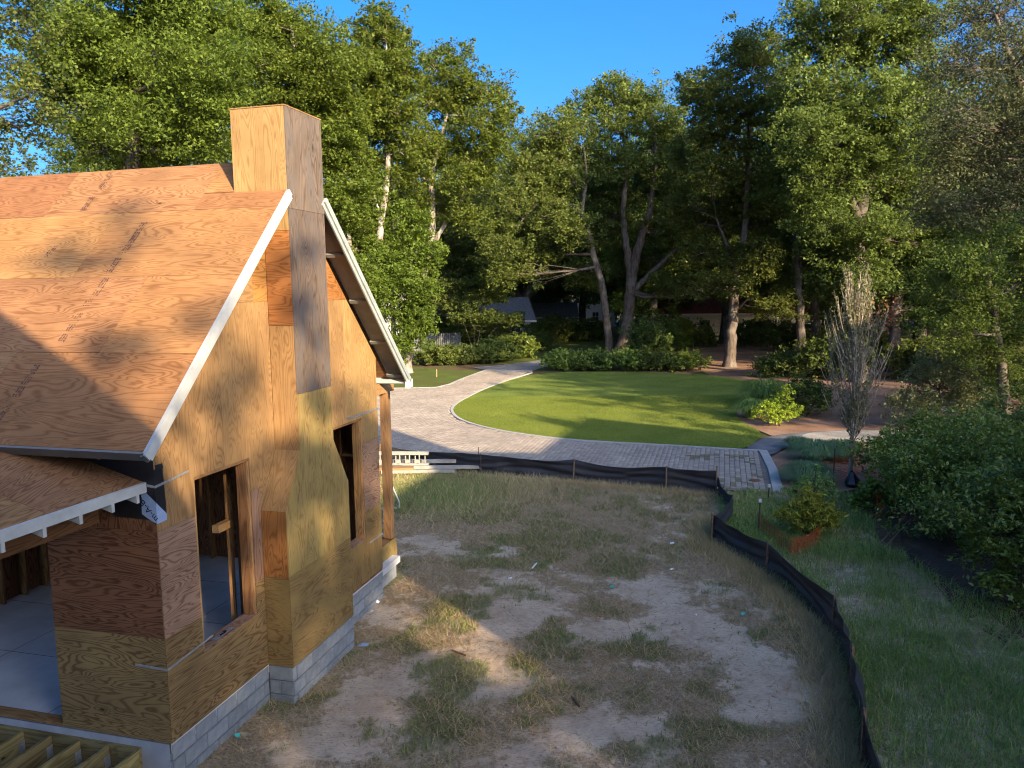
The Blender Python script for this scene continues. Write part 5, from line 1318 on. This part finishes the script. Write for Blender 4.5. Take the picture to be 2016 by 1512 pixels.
for i, (px, py, w_, h_, mt, lab) in enumerate(ls):
    b_ = gp(px, py)
    shrub('garden_shrub', lab, b_, [(0, 0, h_ * .55, w_ * .75, 1.3, h_ * .42), (w_ * .45, .6, h_ * .5, w_ * .5, 1, h_ * .36), (-w_ * .45, .4, h_ * .45, w_ * .5, 1, h_ * .34), (0, 1.5, h_ * .6, w_ * .6, 1, h_ * .36)], 150, 70, .15, .09, mt, clr=.6, seed=60 + i)
shrub('dogwood_tree', 'layered small tree with yellowing leaves above the dark shrubs', gp(935, 705), [(-1.5, 0, 4.6, 2.0, 1.6, .4), (1.2, .5, 5.2, 2.2, 1.6, .4), (0, -.5, 3.6, 2.6, 1.6, .4), (2.4, 0, 3.2, 2.2, 1.6, .4), (-2.2, .2, 6.2, 1.2, 1, .4), (1.5, 0, 6.4, 1.8, 1.4, .4), (-3, 0, 5.4, .9, .8, .4)], 190, 60, .15, .10, LEAF_OAK, BARK, clr=.65, seed=70, cat='tree')
for i, (px, py) in enumerate([(1270, 715), (1300, 700), (1330, 690)]):
    b_ = gp(px, py)
    shrub('underwood_shrub', ['tall thin shrub just right of the oak trunks', 'leafy shrub between the oak trunks and the mulch', 'bright leaved shrub in front of the far house left end'][i], b_, [(0, 0, 2.0, 1.3, 1, 1.5), (1, .5, 1.2, 1, 1, 1), (-.7, 0, 1.1, .8, .8, .8)], 90, 60, .16, .1, [LEAF_DARK, LEAF_MID, LEAF_BRIGHT][i], clr=.7, seed=80 + i)
for i, (px, py, lab) in enumerate([(1365, 683, 'leafy shrub against the far house wall'), (1490, 682, 'sparse shrub before the far house windows'), (1560, 690, 'shrub near the right end of the far house'), (1640, 700, 'dark shrub right of the far house'), (1700, 715, 'dark shrub at the back beside the vine clad tree'), (1820, 745, 'large dark shrub filling the shade behind the sunlit shrub'), (1900, 755, 'dark shrub under the light green small tree'), (1100, 668, 'dark shrub at the end of the grass track'), (1160, 672, 'dark shrub left of the leaning oak'), (1640, 745, 'thin shrub behind the bare young tree')]):
    b_ = gp(px, py)
    shrub('underwood_shrub', lab, b_, [(0, 0, 1.4, 1.8, 1.2, 1.2), (1.5, .5, 1.0, 1.2, 1, .9), (-1.2, 0, 1.2, 1.2, .8, 1.0)], 90, 55, .18, .11, [LEAF_OAK, LEAF_MID, LEAF_DARK][i % 3], clr=.8, seed=90 + i)

# grass clumps
def clump(name, label, base, r, h, n, mat, w=.012):
    a = rng.uniform(0, 2 * np.pi, n); rr = r * .35 * np.sqrt(rng.random(n))
    x = rr * np.cos(a); y = rr * np.sin(a)
    out = rng.uniform(.2, 1, n)
    hh_ = h * rng.uniform(.6, 1.1, n)
    d = np.stack([np.cos(a), np.sin(a), np.zeros(n)], 1)
    p = np.stack([x, y, np.zeros(n)], 1)
    s = np.stack([-np.sin(a), np.cos(a), np.zeros(n)], 1) * w / 2
    m1 = p + d * (out * r * .35)[:, None] + np.array([0, 0, 1.]) * (hh_ * .62)[:, None]
    m2 = p + d * (out * r * .75)[:, None] + np.array([0, 0, 1.]) * (hh_ * (.95 - .2 * out))[:, None]
    m3 = p + d * (out * r * 1.15)[:, None] + np.array([0, 0, 1.]) * (hh_ * (.85 - .45 * out))[:, None]
    V = np.stack([p - s, p + s, m1 + s, m1 - s, m2 + s * .7, m2 - s * .7, m3 + s * .15, m3 - s * .15], 1).reshape(-1, 3)
    b0 = (np.arange(n) * 8)[:, None]
    F = np.concatenate([b0 + np.array([[0, 1, 2, 3]]), b0 + np.array([[3, 2, 4, 5]]), b0 + np.array([[5, 4, 6, 7]])], 0)
    me = fast_mesh(name, V, F, mat)
    return finish(bpy.data.objects.new(name, me), label, 'ornamental grass', None, None, None, (base[0], base[1], -.03))
clump('ornamental_grass', 'blue green fountain grass clump nearest the paver corner', gp(1590, 950), .7, .65, 2600, GRASS_BLUE)
clump('ornamental_grass', 'blue green fountain grass clump beside the gravel path', gp(1602, 905), .7, .7, 2600, GRASS_BLUE)
clump('ornamental_grass', 'blue green fountain grass clump behind the young tree stem', gp(1655, 905), .7, .7, 2400, GRASS_BLUE)
clump('ornamental_grass', 'blue green fountain grass clump at the end of the gravel path', gp(1570, 885), .5, .5, 1200, GRASS_BLUE)
clump('ornamental_grass', 'dark green spiky grass clump at the right end of the lawn', gp(1478, 822), .7, .9, 1300, GRASS_WEED, .02)
clump('ornamental_grass', 'tall arching grass clump beyond the spiky clump', gp(1505, 795), 1.2, 1.3, 1500, GRASS_WEED, .025)
clump('ornamental_grass', 'arching grass clump behind the sunlit shrub on the right', gp(1925, 800), 1.0, 1.2, 1000, GRASS_WEED, .025)
# pale stones etc.
# young bare tree
yb = gp(1673, 955)
def young_tree():
    root = thing('young_tree', 'young nursery tree with many thin upright nearly bare branches', 'tree', (yb[0], yb[1], 0))
    r_ = np.random.default_rng(5); wv = []; wf = []; n0 = 0
    def addt(P, R, sd_):
        nonlocal n0
        V, F = tube(P, R, sd_); wv.append(V); wf.append(F + n0); n0 += len(V)
    tr = np.array([(0, 0, -.05), (0.01, 0, 1.0), (.0, .02, 2.0), (.03, 0, 3.2), (.02, .02, 4.6), (.08, 0, 5.9)])
    addt(tr, np.array([.055, .05, .045, .034, .02, .006]), 8)
    lv = []; lz = []
    for i in range(105):
        z0 = 1.0 + 3.3 * r_.random() ** .9; a = r_.uniform(0, 2 * np.pi)
        s = np.array([0.01, 0, z0]); top = min(5.9, z0 + r_.uniform(1.0, 2.1))
        spread = r_.uniform(.2, 1.0) * (1.0 if z0 < 3.4 else .6)
        e_ = np.array([math.cos(a) * spread, math.sin(a) * spread, top])
        mid = s + (e_ - s) * .45 + np.array([math.cos(a), math.sin(a), 0]) * spread * .28
        tt = np.linspace(0, 1, 7)[:, None]; Q = (1 - tt) ** 2 * s + 2 * tt * (1 - tt) * mid + tt ** 2 * e_
        Q[1:-1] += r_.normal(0, .012, (5, 3))
        addt(Q, np.linspace(.017, .005, 7), 4)
        for k in range(6):
            j = r_.integers(1, 6); q0 = Q[j]; l_ = r_.uniform(.25, .7)
            aa = a + r_.normal(0, .9); q1 = q0 + np.array([math.cos(aa) * .28, math.sin(aa) * .28, 1.0]) * l_
            addt(np.array([q0, (q0 + q1) / 2 + r_.normal(0, .02, 3), q1]), np.array([.007, .0055, .003]), 3)
            if True:
                nn = r_.integers(6, 17) if (z0 < 1.9 or top > 4.2) else r_.integers(0, 3)
                t = r_.random(nn)[:, None]
                if nn: lv.append(q0 + (q1 - q0) * t + r_.normal(0, .035, (nn, 3)))
    mw = fast_mesh('branches', np.concatenate(wv), np.concatenate(wf), TWIG_PALE, True)
    finish(bpy.data.objects.new('branches', mw), parent=root)
    me = leaves_mesh('leaves', np.concatenate(lv), .07, .045, LEAF_PALE)
    finish(bpy.data.objects.new('leaves', me), parent=root)
    MB().box((-.058, -.066, 1.55), (.02, -.05, 1.85)).build('white_tag', WHITEPAINT, root)
    rr = np.random.default_rng(8)
    me = leaves_mesh('red_leaves', rr.normal(0, 1, (160, 3)) * np.array([.22, .18, .3]) + np.array([.85, -.1, 4.6]), .08, .06, LEAF_RED)
    finish(bpy.data.objects.new('red_leaves', me), parent=root)
young_tree()
# bag at the tree's foot
bv_ = MB()
for k in range(3):
    th = np.linspace(0, 2 * np.pi, 9)[:-1]
rr_ = np.random.default_rng(3); rings = []
for z, r in ((0, .16), (.1, .2), (.22, .17), (.34, .1), (.42, .06)):
    rings.append([(r * (1 + rr_.normal(0, .15)) * math.cos(t), r * (1 + rr_.normal(0, .15)) * math.sin(t), z) for t in th])
vv = [p for r in rings for p in r]
ff = [(i * 8 + j, i * 8 + (j + 1) % 8, (i + 1) * 8 + (j + 1) % 8, (i + 1) * 8 + j) for i in range(4) for j in range(8)]
bv_.add(vv, ff); bv_.build('watering_bag', BAGBLACK, label='black crumpled watering bag at the foot of the young tree', cat='bag', loc=(yb[0] - .02, yb[1] - .16, 0))

# orange netting fences
def netting(label, pts, h, posts):
    root = thing('orange_netting_fence', label, 'netting', (0, 0, 0))
    P = []
    for a, b_ in zip(pts[:-1], pts[1:]):
        a = np.array(a); b_ = np.array(b_); n = max(3, int(np.linalg.norm(b_ - a) / .06))
        P += [a + (b_ - a) * i / n for i in range(n)]
    P.append(np.array(pts[-1])); P = np.array(P)
    s_ = np.concatenate([[0], np.cumsum(np.linalg.norm(np.diff(P, axis=0), axis=1))])
    off = np.stack([.03 * np.sin(s_ * 3), .03 * np.cos(s_ * 4)], 1)
    hh_ = h * (1 - .15 * np.sin(s_ * 2.2) ** 2)
    m2 = MB()
    R = 14
    for r in range(R + 1):
        z = hh_ * r / R + .02
        for i in range(len(P) - 1):
            if True:
                a = P[i] + off[i]; b_ = P[i + 1] + off[i + 1]
                t = .010
                m2.add([(a[0], a[1], z[i]), (b_[0], b_[1], z[i + 1]), (b_[0], b_[1], z[i + 1] + t), (a[0], a[1], z[i] + t)], [(0, 1, 2, 3)])
    for i in range(0, len(P), 2):
        a = P[i] + off[i]; b_ = a + (P[min(i + 1, len(P) - 1)] - P[max(i - 1, 0)]) * .12
        m2.add([(a[0], a[1], .02), (b_[0], b_[1], .02), (b_[0], b_[1], hh_[i]), (a[0], a[1], hh_[i])], [(0, 1, 2, 3)])
    m2.build('net', ORANGE, root)
    for (x_, y_, hz, cap) in posts:
        pst = MB().bar((x_, y_, -.1), (x_ + .02, y_, hz), .025).build('post', DARKMETAL, root)
        if cap: MB().box((x_ - .01, y_ - .03, hz), (x_ + .05, y_ + .03, hz + .07)).build('cap', WHITEPAINT, pst)
a1 = gp(1493, 1050); a2 = gp(1560, 1100); a3 = gp(1612, 1075); a0 = gp(1512, 985)
netting('low orange safety netting around the yellow green weed beside the silt fence', [a1, a2, a3], .42, [(a1[0], a1[1], .72, True), (a0[0], a0[1], .35, True)])
b1 = gp(1640, 952); b2 = gp(1700, 930); b3 = gp(1752, 985); b4 = gp(1722, 1030)
netting('orange safety netting standing behind the young tree', [b1, b2, b3, b4], .75, [(b1[0], b1[1], 1.0, False), (b3[0], b3[1], .8, False)])

# long bars lying by the hedge
for i, (pa_, pb_, lab) in enumerate([((1712, 1095), (1782, 1035), 'upper of two thin grey rods lying under the hedge'), ((1735, 1090), (1792, 1040), 'lower of two thin grey rods lying under the hedge')]):
    A_ = gp(*pa_); B_ = gp(*pb_); MB().bar((0, 0, .04), (B_[0] - A_[0], B_[1] - A_[1], .22), .03).build('metal_rod', STAKEWOOD, label=lab, cat='rod', loc=(A_[0], A_[1], 0))
# stakes
p = gp(1497, 740); MB().bar((0, 0, 0), (.05, 0, .75), .05).build('marker_stake', WHITEPAINT, label='white marker stake in the mulch beyond the lawn', cat='stake', loc=(p[0], p[1], 0))
p = gp(860, 742); MB().bar((0, 0, 0), (.0, 0, .5), .05).build('marker_stake', LUMBER, label='small wooden survey stake on the side lawn', cat='stake', loc=(p[0], p[1], 0))
p = gp(1097, 664); MB().bar((0, 0, 0), (.0, 0, .6), .09).build('marker_stake', WHITEPAINT, label='short white post far down the grass track', cat='post', loc=(p[0], p[1], 0))
p = gp(1075, 714)
m_ = MB()
for q in range(5): m_.box((q * .2 - .5, prng.uniform(-.1, .1), 0), (q * .2 - .33, .2, .07))
m_.build('stone_row', WHITEPAINT, label='few pale flat stones at the edge of the gravel track', cat='stones', loc=(p[0], p[1], -.01))
# wooden table under the trees
p = gp(835, 712)
tb = thing('garden_table', 'weathered grey table left of the rounded shrub', 'table', (p[0], p[1], 0))
GREYW = simple('grey_wood', (.17, .175, .18), .8, .2, .2, 6)
box('tabletop', (-1.1, -.45, .74), (1.1, .45, .80), GREYW, tb)
for sx in (-.95, .95):
    for sy in (-.38, .38): MB().bar((sx, sy, 0), (sx * .9, sy, .74), .07).build('leg', GREYW, tb)
MB().bar((-.9, -.38, .3), (.9, -.38, .3), .05).build('stretcher', GREYW, tb)

# ------------------------------------------------------------------ neighbouring houses
SIDING = simple('white_siding', (.66, .66, .62), .7, .2, .06, 2)
SIDING_G = simple('grey_siding', (.42, .43, .42), .8, .2, .1, 2)
BRICKY = simple('tan_wall', (.48, .42, .30), .9, .1, .12, 5)
ROOFRED = simple('red_roof', (.27, .085, .06), .9, .1, .25, 3, bmp=.4)
ROOFGREY = simple('grey_shingles', (.16, .165, .17), .9, .1, .25, 6, bmp=.4)
GLASS = simple('window_glass', (.04, .05, .06), .08, .8, .1, 2)
SHUT = simple('dark_shutter', (.02, .02, .025), .6, .3, .1)
def cottage(name, label, loc, rz, W_, D_, H_, rh, wall, roof, wins, ov=.5, doors=(), siding=0):
    h = thing(name, label, 'house', (loc[0], loc[1], -.05), rz)
    wl = box('wall', (-W_ / 2, 0, 0), (W_ / 2, D_, H_), wall, h)
    if siding:
        for z in np.arange(.2, H_ - .1, .2): box('clapboard', (-W_ / 2, -.03, z), (W_ / 2, -.002, z + .185), wall, wl)
    x0, x1 = -W_ / 2 - ov, W_ / 2 + ov
    v = [(x0, -ov, H_ - .08), (x1, -ov, H_ - .08), (x1, D_ / 2, H_ + rh), (x0, D_ / 2, H_ + rh), (x0, D_ + ov, H_ - .08), (x1, D_ + ov, H_ - .08)]
    v += [(a, b_, c - .12) for a, b_, c in v]
    mobj('roof', v, [(0, 1, 2, 3), (3, 2, 5, 4), (9, 8, 7, 6), (10, 11, 8, 9), (0, 6, 7, 1), (4, 5, 11, 10), (1, 7, 8, 2), (2, 8, 11, 5), (0, 3, 9, 6), (3, 4, 10, 9)], roof, h)
    mobj('gable', [(-W_ / 2 + .01, 0.01, H_), (-W_ / 2 + .01, D_ - .01, H_), (-W_ / 2 + .01, D_ / 2, H_ + rh - .15), (W_ / 2 - .01, 0.01, H_), (W_ / 2 - .01, D_ - .01, H_), (W_ / 2 - .01, D_ / 2, H_ + rh - .15)], [(0, 2, 1), (3, 4, 5)], wall, h)
    box('fascia', (x0, -ov - .03, H_ - .24), (x1, -ov - .003, H_ - .06), WHITEPAINT, h)
    for (wx, wz, ww, wh, sh) in wins:
        w = box('window', (wx - ww / 2, -.06, wz), (wx + ww / 2, -.031, wz + wh), WHITEPAINT, h)
        n = 2
        for a in range(2):
            for b_ in range(2):
                box('pane', (wx - ww / 2 + .07 + a * (ww - .1) / 2, -.068, wz + .07 + b_ * (wh - .1) / 2), (wx - ww / 2 + .02 + (a + 1) * (ww - .1) / 2, -.061, wz + .02 + (b_ + 1) * (wh - .1) / 2), GLASS, w)
        if sh:
            for sg in (-1, 1):
                c = wx + sg * (ww / 2 + .2); box('shutter', (c - .17, -.055, wz - .03), (c + .17, -.032, wz + wh + .03), SHUT, h)
    for (dx, dw, dh) in doors:
        box('door', (dx - dw / 2, -.05, .0), (dx + dw / 2, -.031, dh), SHUT, h)
    return h
cottage('far_house', 'long low pale house with red roof and shuttered windows beyond the mulch', (26.5, 84), math.radians(-6), 24, 9, 3.0, 2.3, BRICKY, ROOFRED, [(-8, 1.1, 1.4, 1.2, 0), (-3.2, 1.1, 1.2, 1.2, 0), (1.0, 1.0, 1.8, 1.5, 0), (5.2, 1.1, 1.3, 1.3, 1), (9.0, 1.1, 1.3, 1.3, 1)], doors=((-5.5, 1.1, 2.2), (3.1, 1.0, 2.2)))
cottage('garden_cottage', 'pale grey cottage half hidden behind the dark shrubs', (-3.5, 76), math.radians(10), 11, 7, 2.8, 2.2, SIDING_G, ROOFGREY, [(-3, 1, 1.1, 1.2, 0), (1, 1, 1.1, 1.2, 0), (4, 1, 1.0, 1.2, 0)], siding=1)
cottage('white_outbuilding', 'small white outbuilding behind the far dark oak', (5.0, 92), 0, 5, 5, 2.6, 1.6, SIDING, ROOFGREY, [(0, 1, 1, 1, 0)])
cottage('white_house', 'tall white gabled house glimpsed at the end of the grass track', (10.8, 118), math.radians(-12), 9, 8, 5.5, 3.2, SIDING, ROOFGREY, [(-2, 1, 1, 1.4, 0), (2, 1, 1, 1.4, 0), (-2, 3.6, 1, 1.4, 0), (2, 3.6, 1, 1.4, 0)])
cottage('neighbour_house', 'tall grey house with shingled roof behind the forked tree', (-12.5, 68), math.radians(14), 8, 8, 5.2, 3.0, SIDING_G, ROOFGREY, [(-2, 1, 1, 1.4, 0), (2, 1, 1, 1.4, 0), (2.4, 3.4, 1, 1.2, 0)], siding=1)
pf = gp(860, 700)
fn = thing('picket_fence', 'tall pale picket fence behind the garden table', 'fence', (-7.5, 68, 0), math.radians(8))
for i in range(34): box('picket', (-3 + i * .18, 0, 0), (-2.87 + i * .18, .03, 2.0), GREYW, fn)
for z in (.5, 1.6): box('rail', (-3, .032, z), (3.15, .07, z + .09), GREYW, fn)

# ------------------------------------------------------------------ the photographer's house and its wing (outside the frame; they throw the big shadow)
def V2(p, z): return (float(p[0]), float(p[1]), z)
own = thing('own_house', 'tall gabled house the picture is taken from, outside the frame', 'house', (0, 0, 0))
c0 = np.array([3.5, -2.1]); 
def ow(s, d=0.0): return c0 + WX * s - UX * d
def slab_poly(name, pts, mat, parent, faces): return mobj(name, pts, faces, mat, parent, X)
D_ = 9.0; SW = 11.0; EH = 7.66
v = [V2(ow(0), 0), V2(ow(SW), 0), V2(ow(SW), EH), V2(ow(SW / 2), EH + SW / 2), V2(ow(0), EH), V2(ow(0, D_), 0), V2(ow(SW, D_), 0), V2(ow(SW, D_), EH), V2(ow(SW / 2, D_), EH + SW / 2), V2(ow(0, D_), EH)]
mobj('shell', v, [(0, 1, 2, 3, 4), (9, 8, 7, 6, 5), (0, 4, 9, 5), (1, 6, 7, 2), (4, 3, 8, 9), (3, 2, 7, 8)], SIDING, own, X)
wing = thing('house_wing', 'gabled side wing of the house the picture is taken from, outside the frame', 'house', (0, 0, 0))
up_ = np.array([.554, -.832]) * 2.747
def srcp(g_, h): return np.array(g_) + up_ * h
Pp, Cc, Dd, Bb = (3.12, 33.4), (.78, 26.03), (9.26, 28.4), (-1.84, 26.38)
hC, hP, hD, hB = 9.5, 13.8, 12.02, 9.4
pB = srcp(Bb, hB); pC = srcp(Cc, hC); pP = srcp(Pp, hP); pD = srcp(Dd, hD)
ex = (pD - pP); kx = 9.2 / np.linalg.norm(ex)
pE = pP + ex * kx; hE = hP + (hD - hP) * kx
dep = 9.0
bk = lambda p: p - UX * dep
ring = [(pB, 0), (pE, 0), (pE, hE), (pP, hP), (pC, hC), (pB, hB)]
v = [V2(p, z) for p, z in ring] + [V2(bk(p), z) for p, z in ring]
mobj('shell', v, [(0, 1, 2, 3, 4, 5), (11, 10, 9, 8, 7, 6)] + [(i, 6 + i, 6 + (i + 1) % 6, (i + 1) % 6) for i in range(6)], SIDING, wing, X)
# tower left of the wing
tl = pB + WX * 1.95
ring = [(pB + WX * .01, 0), (pB + WX * .01, 12.4), (tl, 12.4), (tl, 0)]
v = [V2(p, z) for p, z in ring] + [V2(p - UX * 1.5, z) for p, z in ring]
mobj('stair_tower', v, [(0, 1, 2, 3), (7, 6, 5, 4)] + [(i, 4 + i, 4 + (i + 1) % 4, (i + 1) % 4) for i in range(4)], SIDING, wing, X)

# ------------------------------------------------------------------ far woods that read as one mass
C_ = []
wr = np.random.default_rng(77)
for i in range(150):
    ang = math.radians(-48 + 96 * (i + wr.random()) / 150); R_ = wr.uniform(112, 135)
    c = np.array([math.sin(ang) * R_, math.cos(ang) * R_, 0])
    if 7 < c[0] < 15 and c[1] > 100 : c[1] += 22
    h = wr.uniform(11, 16)
    m = 700
    d = wr.normal(size=(m, 3)); d /= np.linalg.norm(d, axis=1, keepdims=True)
    C_.append(c + d * np.array([5.5, 5, h / 2]) * (wr.random((m, 1)) ** .4) + np.array([0, 0, h / 2]) + wr.normal(0, .4, (m, 3)))
C_ = np.concatenate(C_); C_ = C_[C_[:, 2] > 0]
me = leaves_mesh('distant_woods', C_, .75, .5, LEAF_DARK, .3, tri=True)
finish(bpy.data.objects.new('distant_woods', me), kind='stuff')
tris = 0
for o in bpy.data.objects:
    if o.type == 'MESH' and o.data.users >= 1: pass
print('NOTE TRIS', sum(sum(len(p.vertices) - 2 for p in m.polygons) if len(m.polygons) < 3000 else (len(m.polygons) * (len(m.polygons[0].vertices) - 2)) for m in bpy.data.meshes))
